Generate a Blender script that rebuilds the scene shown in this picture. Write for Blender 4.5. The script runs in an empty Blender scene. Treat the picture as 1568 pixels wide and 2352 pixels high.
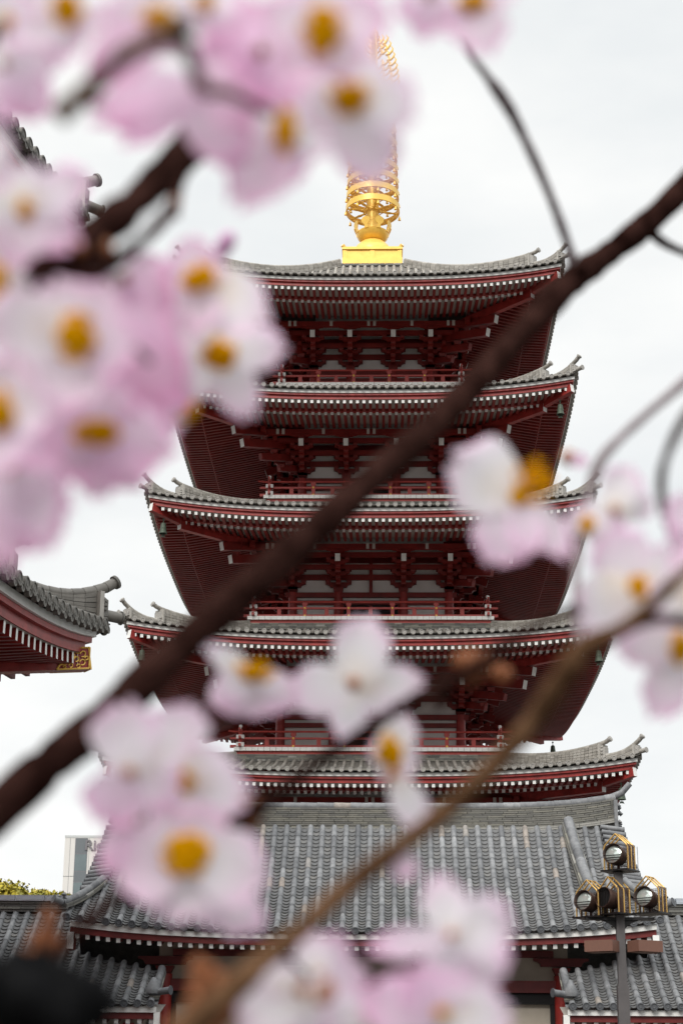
import bpy, math, random
from math import sin, cos, tan, pi, radians, sqrt, atan2
from mathutils import Vector, Matrix
random.seed(7)
SC = bpy.context.scene
COL = SC.collection

# ------------------------------------------------------------------ camera
F_PX, PX, PY = 3708.0, 784.0, 1417.0            # focal length and principal point in a 1568x2352 frame
PITCH, YAW, ROLL = radians(16.5), radians(1.6), 0.0085
CAMZ = 1.6
CAM_M = Matrix.Rotation(YAW, 4, 'Z') @ Matrix.Rotation(pi/2 + PITCH, 4, 'X') @ Matrix.Rotation(ROLL, 4, 'Z')
cam = bpy.data.cameras.new('camera'); cam_o = bpy.data.objects.new('camera', cam); COL.objects.link(cam_o)
cam_o.matrix_world = Matrix.Translation((0, 0, CAMZ)) @ CAM_M
cam.sensor_fit = 'VERTICAL'; cam.sensor_height = 36; cam.lens = F_PX/2352*36
cam.shift_y = (PY-1176)/2352
cam.clip_start = 0.05; cam.clip_end = 6000
cam.dof.use_dof = True; cam.dof.focus_distance = 63; cam.dof.aperture_fstop = 6.6; cam.dof.aperture_blades = 0
SC.camera = cam_o

# ------------------------------------------------------------------ world: thin overcast
SUN_EL, SUN_AZ = radians(42), radians(205)
w = bpy.data.worlds.new('World'); SC.world = w; w.use_nodes = True
nt = w.node_tree; nt.nodes.clear()
def N(t, kind, **kw):
    n = t.nodes.new(kind)
    for k, v in kw.items(): setattr(n, k, v)
    return n
out = N(nt, 'ShaderNodeOutputWorld'); bg = N(nt, 'ShaderNodeBackground'); bg.inputs[1].default_value = 0.1
sky = N(nt, 'ShaderNodeTexSky', sky_type='NISHITA'); sky.sun_disc = False; sky.sun_elevation = SUN_EL; sky.sun_rotation = SUN_AZ
tc = N(nt, 'ShaderNodeTexCoord'); mp = N(nt, 'ShaderNodeMapping'); mp.inputs['Scale'].default_value = (1, 1, 2.6)
noi = N(nt, 'ShaderNodeTexNoise'); noi.inputs['Scale'].default_value = 3.8; noi.inputs['Detail'].default_value = 7; noi.inputs['Roughness'].default_value = .5
cr = N(nt, 'ShaderNodeValToRGB')
cr.color_ramp.elements[0].position = .3; cr.color_ramp.elements[0].color = (5.85, 6.08, 6.18, 1)
cr.color_ramp.elements[1].position = .68; cr.color_ramp.elements[1].color = (7.35, 7.35, 7.2, 1)
mx = N(nt, 'ShaderNodeMix', data_type='RGBA'); mx.inputs[0].default_value = .96
nt.links.new(tc.outputs['Generated'], mp.inputs[0]); nt.links.new(mp.outputs[0], noi.inputs['Vector'])
nt.links.new(noi.outputs['Fac'], cr.inputs[0]); nt.links.new(sky.outputs[0], mx.inputs[6]); nt.links.new(cr.outputs[0], mx.inputs[7])
sx_ = N(nt, 'ShaderNodeSeparateXYZ'); nt.links.new(tc.outputs['Generated'], sx_.inputs[0])
mr = N(nt, 'ShaderNodeMapRange'); mr.interpolation_type = 'SMOOTHSTEP'; mr.inputs[1].default_value = .62; mr.inputs[2].default_value = .97; mr.inputs[3].default_value = 1.0; mr.inputs[4].default_value = 2.3
nt.links.new(sx_.outputs[2], mr.inputs[0]); vm = N(nt, 'ShaderNodeVectorMath', operation='SCALE')
# light-shaping gradient added to the unseen sky behind the camera: darker low, brighter higher
mb_ = N(nt, 'ShaderNodeMapRange'); mb_.interpolation_type = 'SMOOTHSTEP'; mb_.inputs[1].default_value = -.35; mb_.inputs[2].default_value = .25; mb_.inputs[3].default_value = 1; mb_.inputs[4].default_value = 0
ml_ = N(nt, 'ShaderNodeMapRange'); ml_.interpolation_type = 'SMOOTHSTEP'; ml_.inputs[1].default_value = .12; ml_.inputs[2].default_value = .62; ml_.inputs[3].default_value = .72; ml_.inputs[4].default_value = -1.15
nt.links.new(sx_.outputs[1], mb_.inputs[0]); nt.links.new(sx_.outputs[2], ml_.inputs[0])
mm_ = N(nt, 'ShaderNodeMath', operation='MULTIPLY'); nt.links.new(mb_.outputs[0], mm_.inputs[0]); nt.links.new(ml_.outputs[0], mm_.inputs[1])
om_ = N(nt, 'ShaderNodeMath', operation='SUBTRACT'); nt.links.new(mr.outputs[0], om_.inputs[0]); nt.links.new(mm_.outputs[0], om_.inputs[1])
nt.links.new(mx.outputs[2], vm.inputs[0]); nt.links.new(om_.outputs[0], vm.inputs['Scale']); nt.links.new(vm.outputs[0], bg.inputs[0]); nt.links.new(bg.outputs[0], out.inputs[0])
sun = bpy.data.lights.new('sun', 'SUN'); sun.energy = 1.5; sun.angle = radians(25); sun.color = (1, .96, .9)
sun_o = bpy.data.objects.new('sun', sun); COL.objects.link(sun_o)
# sun stands behind the camera, a little to the left
_d = Vector((-.35*cos(SUN_EL), -.937*cos(SUN_EL), sin(SUN_EL)))
sun_o.rotation_euler = _d.to_track_quat('Z', 'Y').to_euler()
SC.view_settings.view_transform = 'Standard'; SC.view_settings.look = 'None'
SC.view_settings.exposure = 0.52; SC.view_settings.gamma = 1
try: SC.cycles.max_bounces = 8; SC.cycles.diffuse_bounces = 3
except Exception: pass

def ray(px, py):
    return CAM_M.to_3x3() @ Vector(((px-PX)/F_PX, (PY-py)/F_PX, -1))
def P(px, py, Y):                       # point at world depth Y
    r = ray(px, py); return Vector((0, 0, CAMZ)) + r*(Y/r.y)
def Pd(px, py, d):                      # point at distance d along the optical axis
    return Vector((0, 0, CAMZ)) + ray(px, py)*d

# ------------------------------------------------------------------ materials
def pmat(name, col, rough=.6, metal=0, tones=None, noise=None, bump=0, spec=.5, nscale=8, trans=0):
    m = bpy.data.materials.new(name); m.use_nodes = True; t = m.node_tree
    b = t.nodes['Principled BSDF']; b.inputs['Roughness'].default_value = rough; b.inputs['Metallic'].default_value = metal
    b.inputs['Specular IOR Level'].default_value = spec
    src = None
    if tones:
        at = N(t, 'ShaderNodeAttribute', attribute_name='tone'); r = N(t, 'ShaderNodeValToRGB'); r.color_ramp.interpolation = 'LINEAR'
        el = r.color_ramp.elements
        while len(el) < len(tones): el.new(.5)
        for i, (p, c) in enumerate(tones): el[i].position = p; el[i].color = (*c, 1)
        t.links.new(at.outputs['Fac'], r.inputs[0]); src = r.outputs[0]
    if noise:
        co = N(t, 'ShaderNodeTexCoord'); n = N(t, 'ShaderNodeTexNoise'); n.inputs['Scale'].default_value = nscale; n.inputs['Detail'].default_value = 6
        n.inputs['Roughness'].default_value = .65
        t.links.new(co.outputs['Object'], n.inputs['Vector'])
        r2 = N(t, 'ShaderNodeValToRGB'); r2.color_ramp.elements[0].position = .32; r2.color_ramp.elements[1].position = .7
        r2.color_ramp.elements[0].color = (*noise, 1); r2.color_ramp.elements[1].color = (1, 1, 1, 1)
        t.links.new(n.outputs['Fac'], r2.inputs[0])
        mul = N(t, 'ShaderNodeMix', data_type='RGBA', blend_type='MULTIPLY'); mul.inputs[0].default_value = 1
        if src: t.links.new(src, mul.inputs[6])
        else: mul.inputs[6].default_value = (*col, 1)
        t.links.new(r2.outputs[0], mul.inputs[7]); src = mul.outputs[2]
        if bump:
            bp = N(t, 'ShaderNodeBump'); bp.inputs['Strength'].default_value = bump; bp.inputs['Distance'].default_value = .02
            t.links.new(n.outputs['Fac'], bp.inputs['Height']); t.links.new(bp.outputs[0], b.inputs['Normal'])
    if src: t.links.new(src, b.inputs['Base Color'])
    else: b.inputs['Base Color'].default_value = (*col, 1)
    return m
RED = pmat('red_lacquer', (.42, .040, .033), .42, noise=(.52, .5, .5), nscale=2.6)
SHADE_RED = pmat('shaded_red', (.25, .017, .012), .5, noise=(.6, .55, .55), nscale=1.7)  # lacquer red darkened so that under-eave shade sits in the colour
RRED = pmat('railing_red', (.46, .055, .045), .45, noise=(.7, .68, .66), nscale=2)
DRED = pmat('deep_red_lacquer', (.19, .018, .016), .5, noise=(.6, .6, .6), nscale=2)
WHITE = pmat('white_paint', (.86, .86, .84), .6, noise=(.86, .85, .83), nscale=3)
CREAM = pmat('cream_wood', (.60, .56, .52), .7, noise=(.8, .8, .78), nscale=2)
PLAST = pmat('plaster', (.82, .81, .79), .85, noise=(.85, .84, .82), nscale=.9)
BEIGE = pmat('beige_plaster', (.56, .50, .42), .85, noise=(.8, .8, .76), nscale=1.2)
PTILE = pmat('pale_roof_tile', (.3, .28, .25), .62, tones=[(0, (.24, .222, .20)), (.5, (.34, .318, .285)), (1, (.46, .435, .40))], noise=(.72, .72, .7), nscale=5, bump=.3)
GTILE = pmat('grey_roof_tile', (.25, .26, .28), .62, tones=[(0, (0.112, 0.114, 0.119)), (.35, (0.175, 0.178, 0.183)), (.62, (0.224, 0.227, 0.231)), (.84, (0.280, 0.283, 0.287)), (.92, (0.294, 0.259, 0.224)), (1, (0.322, 0.269, 0.231))], noise=(.5, .51, .53), nscale=6, bump=.4)
GPAN = pmat('grey_pan_tile', (.2, .21, .22), .6, tones=[(0, (0.102, 0.102, 0.103)), (.6, (0.136, 0.137, 0.138)), (1, (0.177, 0.170, 0.160))], noise=(.6, .6, .6), nscale=7, bump=.4)
PPAN = pmat('pale_pan_tile', (.2, .185, .165), .7, tones=[(0, (.16, .148, .13)), (1, (.235, .218, .195))], noise=(.75, .75, .75), nscale=5)
TDISC = pmat('tile_disc', (.40, .38, .35), .7, noise=(.6, .6, .6), nscale=25)
GDISC = pmat('grey_tile_disc', (.10, .105, .115), .6, noise=(.5, .5, .5), nscale=25)
WTILE = pmat('ridge_side_tile', (.3, .28, .25), .7, tones=[(0, (0.080, 0.078, 0.074)), (.5, (0.160, 0.156, 0.140)), (.8, (0.240, 0.228, 0.188)), (1, (0.368, 0.360, 0.336))], noise=(.7, .7, .7), nscale=5)
GAP_SHADE = pmat('clay_gap_shade', (.035, .024, .02), .9, noise=(.6, .6, .6))  # dark tile gaps: clay colour plus painted-in shadow under each lip
GOLD = pmat('gold_paint', (.94, .60, .12), .36, metal=.2, noise=(.85, .83, .75), nscale=3)
BRONZE = pmat('green_bronze', (.085, .105, .08), .6, metal=.3, noise=(.6, .7, .6), nscale=12)
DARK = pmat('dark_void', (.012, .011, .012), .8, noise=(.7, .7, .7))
GREYM = pmat('grey_metal_cap', (.50, .53, .57), .38, metal=.5, noise=(.85, .85, .85), nscale=4)
PAVE = pmat('stone_paving', (.08, .077, .072), .9, noise=(.8, .8, .8), nscale=.5)
STEEL = pmat('black_steel', (.016, .014, .014), .45, metal=.3, noise=(.7, .7, .7))
POSTG = pmat('grey_brown_post', (.11, .10, .10), .5, metal=.2, noise=(.75, .75, .75), nscale=5)
LBROWN = pmat('lamp_brown', (.085, .045, .035), .5, metal=.3, noise=(.8, .8, .8), nscale=6)
BOXB = pmat('box_brown', (.17, .08, .055), .6, noise=(.85, .85, .85), nscale=30)
CAGE = pmat('cage_brass', (.66, .42, .13), .4, metal=.4, noise=(.75, .72, .65), nscale=20)
LENS = pmat('lens_glass', (.62, .68, .64), .12, metal=.45, noise=(.75, .75, .75), nscale=7)
CLAD = pmat('cladding', (.66, .635, .60), .6, noise=(.93, .93, .93), nscale=.2)
CLADG = pmat('cladding_band', (.50, .51, .50), .5, noise=(.95, .95, .95))
PANEG = pmat('window_glass', (.30, .36, .37), .15, metal=.5, noise=(.8, .8, .8), nscale=.8)
SPAND = pmat('spandrel', (.15, .165, .175), .35, noise=(.9, .9, .9))
SIGNM = pmat('sign_metal', (.17, .16, .17), .5, noise=(.9, .9, .9))
LEAF = pmat('foliage', (.2, .2, .02), .7, tones=[(0, (.16, .16, .012)), (.6, (.38, .32, .02)), (1, (.6, .46, .03))], noise=(.7, .7, .7))
BARKT = pmat('trunk_bark', (.09, .07, .05), .9, noise=(.5, .5, .5), nscale=6, bump=.6)

# ------------------------------------------------------------------ mesh tools
class MB:
    def __init__(s): s.v = []; s.f = []; s.m = []; s.t = []
    def add(s, vs, fs, m=0, t=.5):
        o = len(s.v); s.v += [tuple(p) for p in vs]
        for f in fs: s.f.append(tuple(i+o for i in f)); s.m.append(m); s.t.append(t)
    def hexa(s, p, m=0, t=.5, cap=None, capface=None):
        # p: 8 corners: bottom ring 0-3, top ring 4-7
        fs = [(3, 2, 1, 0), (4, 5, 6, 7), (0, 1, 5, 4), (1, 2, 6, 5), (2, 3, 7, 6), (3, 0, 4, 7)]
        o = len(s.v); s.v += [tuple(q) for q in p]
        for i, f in enumerate(fs):
            s.f.append(tuple(k+o for k in f)); s.m.append(cap if (capface == i and cap is not None) else m); s.t.append(t)
    def box(s, x0, x1, y0, y1, z0, z1, m=0, t=.5, cap=None, capface=None):
        s.hexa([(x0, y0, z0), (x1, y0, z0), (x1, y1, z0), (x0, y1, z0), (x0, y0, z1), (x1, y0, z1), (x1, y1, z1), (x0, y1, z1)], m, t, cap, capface)
    def beam(s, a, b, w, h, m=0, t=.5, cap=None, w2=None, h2=None):   # from tip a to root b, section w x h, cap colours the tip face
        a = Vector(a); b = Vector(b); d = (b-a).normalized(); up = Vector((0, 0, 1))
        if abs(d.z) > .95: up = Vector((0, 1, 0))
        r = d.cross(up).normalized(); u = r.cross(d)
        w2 = w2 or w; h2 = h2 or h
        q = [a-r*w/2-u*h/2, a+r*w/2-u*h/2, b+r*w2/2-u*h2/2, b-r*w2/2-u*h2/2, a-r*w/2+u*h/2, a+r*w/2+u*h/2, b+r*w2/2+u*h2/2, b-r*w2/2+u*h2/2]
        s.hexa(q, m, t, cap, 2)
    def tube(s, pts, rad, n=8, m=0, t=.5, caps=True):
        pts = [Vector(p) for p in pts]; k = len(pts)
        if not hasattr(rad, '__len__'): rad = [rad]*k
        o = len(s.v); ref = None
        for i, p in enumerate(pts):
            d = (pts[min(i+1, k-1)]-pts[max(i-1, 0)]).normalized()
            if ref is None:
                ref = Vector((0, 0, 1)) if abs(d.z) < .9 else Vector((1, 0, 0))
            r = d.cross(ref).normalized(); u = r.cross(d).normalized(); ref = u
            for j in range(n):
                a = 2*pi*j/n; s.v.append(tuple(p+(r*cos(a)+u*sin(a))*rad[i]))
        for i in range(k-1):
            for j in range(n):
                a = o+i*n+j; b = o+i*n+(j+1) % n
                s.f.append((a, b, b+n, a+n)); s.m.append(m); s.t.append(t)
        if caps:
            s.f.append(tuple(o+j for j in range(n))[::-1]); s.m.append(m); s.t.append(t)
            s.f.append(tuple(o+(k-1)*n+j for j in range(n))); s.m.append(m); s.t.append(t)
    def lathe(s, prof, c=(0, 0, 0), n=24, m=0, t=.5, M=None):
        o = len(s.v); c = Vector(c)
        for r, z in prof:
            for j in range(n):
                a = 2*pi*j/n; q = Vector((r*cos(a), r*sin(a), z))
                if M: q = M @ q
                s.v.append(tuple(c+q))
        for i in range(len(prof)-1):
            for j in range(n):
                a = o+i*n+j; b = o+i*n+(j+1) % n
                s.f.append((a, b, b+n, a+n)); s.m.append(m); s.t.append(t)
    def prism(s, poly, f, d, m=0, t=.5):                 # poly of (a,b); f(a,b,k) gives the point on side k=0/1
        n = len(poly); o = len(s.v)
        for k in (0, 1):
            for a, b in poly: s.v.append(tuple(f(a, b, k*d)))
        s.f.append(tuple(o+i for i in range(n))); s.m.append(m); s.t.append(t)
        s.f.append(tuple(o+n+i for i in range(n))[::-1]); s.m.append(m); s.t.append(t)
        for i in range(n):
            j = (i+1) % n; s.f.append((o+j, o+i, o+n+i, o+n+j)); s.m.append(m); s.t.append(t)
    def mesh(s, name, mats, smooth=False):
        me = bpy.data.meshes.new(name); me.from_pydata(s.v, [], s.f); me.update()
        for m in mats: me.materials.append(m)
        me.polygons.foreach_set('material_index', s.m)
        at = me.attributes.new('tone', 'FLOAT', 'FACE'); at.data.foreach_set('value', s.t)
        if smooth is True: me.polygons.foreach_set('use_smooth', [True]*len(s.f))
        elif smooth:
            me.polygons.foreach_set('use_smooth', [True]*len(s.f)); me.set_sharp_from_angle(angle=radians(smooth))
        return me
def link(name, me, parent=None, loc=(0, 0, 0), rz=0, **props):
    o = bpy.data.objects.new(name, me); COL.objects.link(o); o.location = loc; o.rotation_euler = (0, 0, rz)
    if parent: o.parent = parent
    for k, v in props.items(): o[k] = v
    return o
def empty(name, loc, label, cat, group=None, rz=0):
    o = link(name, None, None, loc, rz, label=label, category=cat)
    if group: o['group'] = group
    return o

# ------------------------------------------------------------------ roof tiles
def tone(): return .62*random.random()+.38*random.random()
def tile_field(mb, xs, smax, surf, r, seg=.36, course=.22, over=.0, depth=.035, bulge=.1, na=5, disc=True, ms=(0, 1, 2), lip=.032, pans=True, pend=True, gap=None, pdisc=0):
    """round cap tiles at each x, running inward with s; curved pan tiles between; ms = cap, pan, disc material"""
    nc = 6
    for x in xs:
        L = smax(x)
        if L < .12: continue
        k = max(1, int(round((L+over)/seg))); ss = [-over+(L+over)*i/k for i in range(k+1)]
        tn = tone()
        for i in range(k):
            if random.random() < .75: tn = tone()
            vs = []
            for s_, rr in ((ss[i], r*(1+bulge*.5)), (ss[i+1], r*(1-bulge*.5))):
                y, z = surf(x, s_)
                for j in range(nc+1):
                    a = pi*j/nc; vs.append((x+rr*cos(a), y, z+rr*sin(a)*1.05+.01))
            mb.add(vs, [(j, j+1, nc+2+j, nc+1+j) for j in range(nc)], ms[0], tn)
        if disc:
            y, z = surf(x, -over); c = (x, y, z+.012); R = r*1.24
            M = Matrix.Rotation(pi/2, 3, 'X')
            mb.lathe([(R, -.12), (R, .03), (R*.8, .034), (R*.76, .012), (R*.42, .012), (R*.38, .026), (R*.12, .026), (.001, .02)], c, 14, ms[2], tone(), M)
    if not pans: return
    xs = sorted(xs); pit = xs[1]-xs[0]; xx = [xs[0]-pit]+list(xs)+[xs[-1]+pit] if pend else list(xs)
    for q in range(len(xx)-1):
        a, b = xx[q], xx[q+1]
        mid = (a+b)/2; L = smax(mid)
        if L < .1: continue
        a += r*.55; b -= r*.55
        k = max(1, int(round((L+over*.6)/course)))
        for i in range(k):
            s0 = -over*.6+(L+over*.6)*i/k; s1 = -over*.6+(L+over*.6)*(i+1)/k; vs = []
            for s_, dz in ((s0+.02, -.008), (s0, lip*.62), (s0, lip), (s1+.045, .0)):
                for j in range(na+1):
                    u = j/na; X = a+(b-a)*u; y, z = surf(X, s_)
                    vs.append((X, y, z+dz-depth*(1-(2*u-1)**2)))
            n = na+1; t_ = tone()
            for l in range(3):
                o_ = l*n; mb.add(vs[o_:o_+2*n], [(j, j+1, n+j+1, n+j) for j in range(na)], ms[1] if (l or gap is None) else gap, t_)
        if pdisc:
            y, z = surf(mid, -over); mb.lathe([(pdisc, -.1), (pdisc, .02), (pdisc*.75, .02), (pdisc*.7, .0), (.001, .01)], (mid, y, z-pdisc*1.25), 12, ms[2], tone(), Matrix.Rotation(pi/2, 3, 'X'))

# ------------------------------------------------------------------ square hipped roof of a tower
class Roof: pass
def make_roof(par, E, F, T, zt, L, kexp=2.8, conc=.25, pitch=.34, r=.075, rpitch=.27, rw=.12, rh=.14, t1in=1.22, inner=4.0, slope=.24, mats=(PTILE, PPAN, TDISC), k=1.0, sides=(0, 1, 2, 3), name='roof', gold=False, tier2=True, course=.24, disc_r=None, plain=None, pdisc=0):
    """E half width of the white fascia, F its height, T/zt half width and height where the tiles end, L corner upturn"""
    Et = E+.16*k; ze = F+.15*k
    def lf(x, w_): return L*min(1, abs(x)/max(w_, .01))**kexp*max(0, min(1.03, (w_-T)/(E-T)))**1.5
    def prof(v): return (1-conc)*v+conc*v*v
    def zs(x, w_):
        v = (Et-w_)/(Et-T); return ze+(zt-ze)*prof(v)+lf(x, w_)
    R = Roof(); R.lf = lf; R.zs = zs
    # base sheet (this is the roof part itself)
    mb = MB(); nu = 24; nv = 10
    for kk in range(4):
        ca, sa = cos(kk*pi/2), sin(kk*pi/2); vs = []
        for j in range(nv+1):
            w_ = Et-.03+(T-Et)*j/nv
            for i in range(nu+1):
                x = (-1+2*i/nu)*w_; y = -w_; z = zs(x, w_)-.05*k; vs.append((x*ca-y*sa, x*sa+y*ca, z))
        mb.add(vs, [(j*(nu+1)+i, j*(nu+1)+i+1, (j+1)*(nu+1)+i+1, (j+1)*(nu+1)+i) for j in range(nv) for i in range(nu)], 0, .4)
    root = link(name, mb.mesh('roof_sheet', [mats[0]]), par); R.o = root
    # tiles of one side
    mb = MB(); n = int((Et-.12)/pitch); xs = [i*pitch for i in range(-n, n+1)]
    def smax(x): return max(0, min(Et-T, Et-abs(x)-.03))
    def surf(x, s): return -(Et-s), zs(x, max(Et-s, abs(x)))
    tile_field(mb, xs, smax, surf, r, seg=.42*k, course=course, over=.0, depth=.03*k, ms=(0, 1, 2), na=4, pdisc=pdisc)
    # stacked noshi band at the top
    if plain is None:
        for i in range(4 if T > 2 else 2):
            z0 = zt-.02+i*(.075 if T > 2 else .05); ww = T+.12-.02*i
            x = -ww
            while x < ww:
                dx = random.uniform(.25, .5); x1 = min(ww, x+dx); mb.box(x, x1-.012, -ww-(i % 2)*.015, -T+.1, z0, z0+.066, 3, tone()); x = x1
    tm = mb.mesh('tiles', list(mats)+[WTILE], 35)
    # boards under the eave of one side
    def strip(mb, off0, off1, z0, z1, m, capm=None, ns=26):
        for i in range(ns):
            p = []
            for dz in (z0, z1):
                q = []
                for (off, u) in ((off0, -1+2*i/ns), (off0, -1+2*(i+1)/ns), (off1, -1+2*(i+1)/ns), (off1, -1+2*i/ns)):
                    w_ = E-off; x = u*w_; q.append((x, -w_, F+dz+lf(x, w_)))
                p += q
            mb.hexa(p, m, .5)
    fb = MB(); strip(fb, 0, .12*k, -.06*k, .075*k, 0); fm = fb.mesh('fascia', [WHITE])
    rb = MB(); strip(rb, .05*k, .20*k, -.15*k, -.064*k, 0); strip(rb, .13*k, .28*k, -.30*k, -.149*k, 0)
    if tier2:
        ib = MB(); strip(ib, t1in-.06, t1in+.12, -.40*k, -.27*k, 0); im = ib.mesh('inner_eave_beam', [RED])
    rm = rb.mesh('eave_beam', [RED])
    # soffit boards (pale)
    sb = MB()
    def soffit(o0, z0, o1, z1):
        ns = 26; vs = []
        for (off, dz) in ((o0, z0), (o1, z1)):
            for i in range(ns+1):
                w_ = E-off; x = (-1+2*i/ns)*w_; vs.append((x, -w_, F+dz+lf(x, w_)))
        sb.add(vs, [(i, ns+1+i, ns+2+i, i+1) for i in range(ns)], 0)
    soffit(.14*k, -.31*k, t1in+.2, -.25*k)
    if tier2: soffit(t1in+.02, -.37*k, E-inner+.0, -.37*k+slope*(E-inner-t1in))
    sm = sb.mesh('soffit', [CREAM])
    # rafters
    def rafters(off, zc, off_in, sl, w0, h0):
        mb = MB(); n = int((E-off-.15)/rpitch)
        for i in range(-n, n+1):
            x = i*rpitch+(.5*rpitch if False else 0); wt = E-off; wi = max(E-off_in, abs(x)+.02)
            if wt-wi < .08: continue
            za = F+zc+lf(x, wt); zb = F+zc+sl*(wt-wi)+lf(x, wi)
            mb.beam((x, -wt, za), (x, -wi, zb), w0, h0, 0, .5, cap=1)
        return mb
    r1 = rafters(.17*k, -.385*k, t1in+.15, .05, rw, rh).mesh('rafters', [SHADE_RED, WHITE])
    r2 = rafters(t1in, -.46*k, E-inner, slope, rw, rh).mesh('rafters', [SHADE_RED, WHITE]) if tier2 else None
    # hip ridge of one corner, along (x=w, y=-w)
    hb = MB()
    def hp(w_, dz): return (w_, -w_, zs(w_, w_)+dz)
    def ridge(w0, w1, h0, h1, ns, wd):
        def hh(t): return h0+(h1-h0)*t**2.6
        lay = 5
        D = Vector((1, -1, 0)).normalized(); S = Vector((1, 1, 0)).normalized()
        for l in range(lay):
            wdt = wd*(1-.05*l)*(1 if l % 2 else .93)
            for i in range(ns):
                t0 = i/ns; t1 = (i+1)/ns-.004; q = []
                for fr in (l/lay, (l+.86)/lay):
                    for (tt, sg) in ((t0, -1), (t0, 1), (t1, 1), (t1, -1)):
                        w_ = w0+(w1-w0)*tt; b = Vector(hp(w_, -.05)); q.append(b+S*sg*wdt/2+Vector((0, 0, (hh(tt)+.05)*fr)))
                hb.hexa(q, 0, tone())
        pts = [Vector(hp(w0+(w1-w0)*i/ns, hh(i/ns)+.02*k)) for i in range(ns+1)]
        e = (pts[-1]-pts[-2]).normalized(); pts.append(pts[-1]+(e+Vector((0, 0, .1))).normalized()*.2*k)
        pts.append(pts[-1]+(e+Vector((0, 0, .3))).normalized()*.2*k)
        for i in range(len(pts)-1): hb.tube([pts[i], pts[i+1]], [.092*k, .085*k], 10, 0, tone())
        e = (pts[-1]-pts[-2]).normalized(); hb.tube([pts[-1]-e*.02, pts[-1]+e*.05], .112*k, 14, 1, .6); hb.tube([pts[-1]+e*.05, pts[-1]+e*.065], .07*k, 12, 1, .2)
        # demon tile plate: pale board and carved face
        c = Vector(hp(w1, 0)); H = hh(1)
        hb.beam(c+D*.0+Vector((0, 0, H*.42)), c+D*.07*k+Vector((0, 0, H*.42)), wd*1.75, H*1.05, 2, .9)
        for i in range(13):
            a = random.uniform(-1, 1); b = random.uniform(-.35, .35)
            q = c+D*(.11*k)+S*a*wd*.62+Vector((0, 0, H*(.42+b)))
            hb.lathe([(.001, -.05*k), (.05*k, -.02*k), (.05*k, .02*k), (.001, .05*k)], q, 7, 1, tone())
        hb.beam(c+D*.2*k+Vector((0, 0, H*.42)), c+D*.05*k+Vector((0, 0, H*.42)), wd*.8, H*.6, 1, .3, w2=wd*1.3, h2=H*.85)
    wm = E-1.15*k; ridge(T+.05, wm, .30*k, .62*k, 26, .30*k); ridge(wm+.12*k, E-.05*k, .12*k, .42*k, 7, .24*k)
    # outermost corner cap tile
    c0 = Vector(hp(E-.35*k, .06)); c1 = Vector((Et+.12*k, -Et-.12*k, zs(Et, Et)+.14*k)); hb.tube([c0, c1], .09*k, 12, 0, .6); hb.tube([c1, c1+(c1-c0).normalized()*.04], .11*k, 14, 1, .5)
    hm = hb.mesh('hip', [mats[0], mats[2], PTILE], 40)
    # corner hip rafters
    cb = MB()
    q1 = 1/sqrt(2)
    def diag(w1, z1, w0, z0, wd, hd): cb.beam((w1, -w1, z1), (w0, -w0, z0), wd, hd, 0, .5, cap=1)
    a1 = E-.10*k; zc1 = F-.42*k+L*.93
    diag(a1, zc1+.02, E-t1in-.5, F-.47*k+lf(E-t1in-.5, E-t1in-.5), .22*k, .34*k)
    if tier2: diag(E-t1in+.08, F-.62*k+lf(1, 1)*0+L*((E-t1in-T)/(E-T))**1.5, inner-.1, F-.72*k+slope*(E-inner-t1in)+.02, .24*k, .36*k)
    cm = cb.mesh('corner_rafter', [RED, GOLD if gold else WHITE])
    for kk in sides:
        a = kk*pi/2
        link('tiled_slope', tm, root, rz=a); link('fascia', fm, root, rz=a); link('eave_beam', rm, root, rz=a); link('soffit', sm, root, rz=a)
        link('flying_rafters', r1, root, rz=a)
        if r2: link('base_rafters', r2, root, rz=a); link('inner_eave_beam', im, root, rz=a)
        link('hip_ridge', hm, root, rz=a); link('corner_rafter', cm, root, rz=a)
    return R

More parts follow.
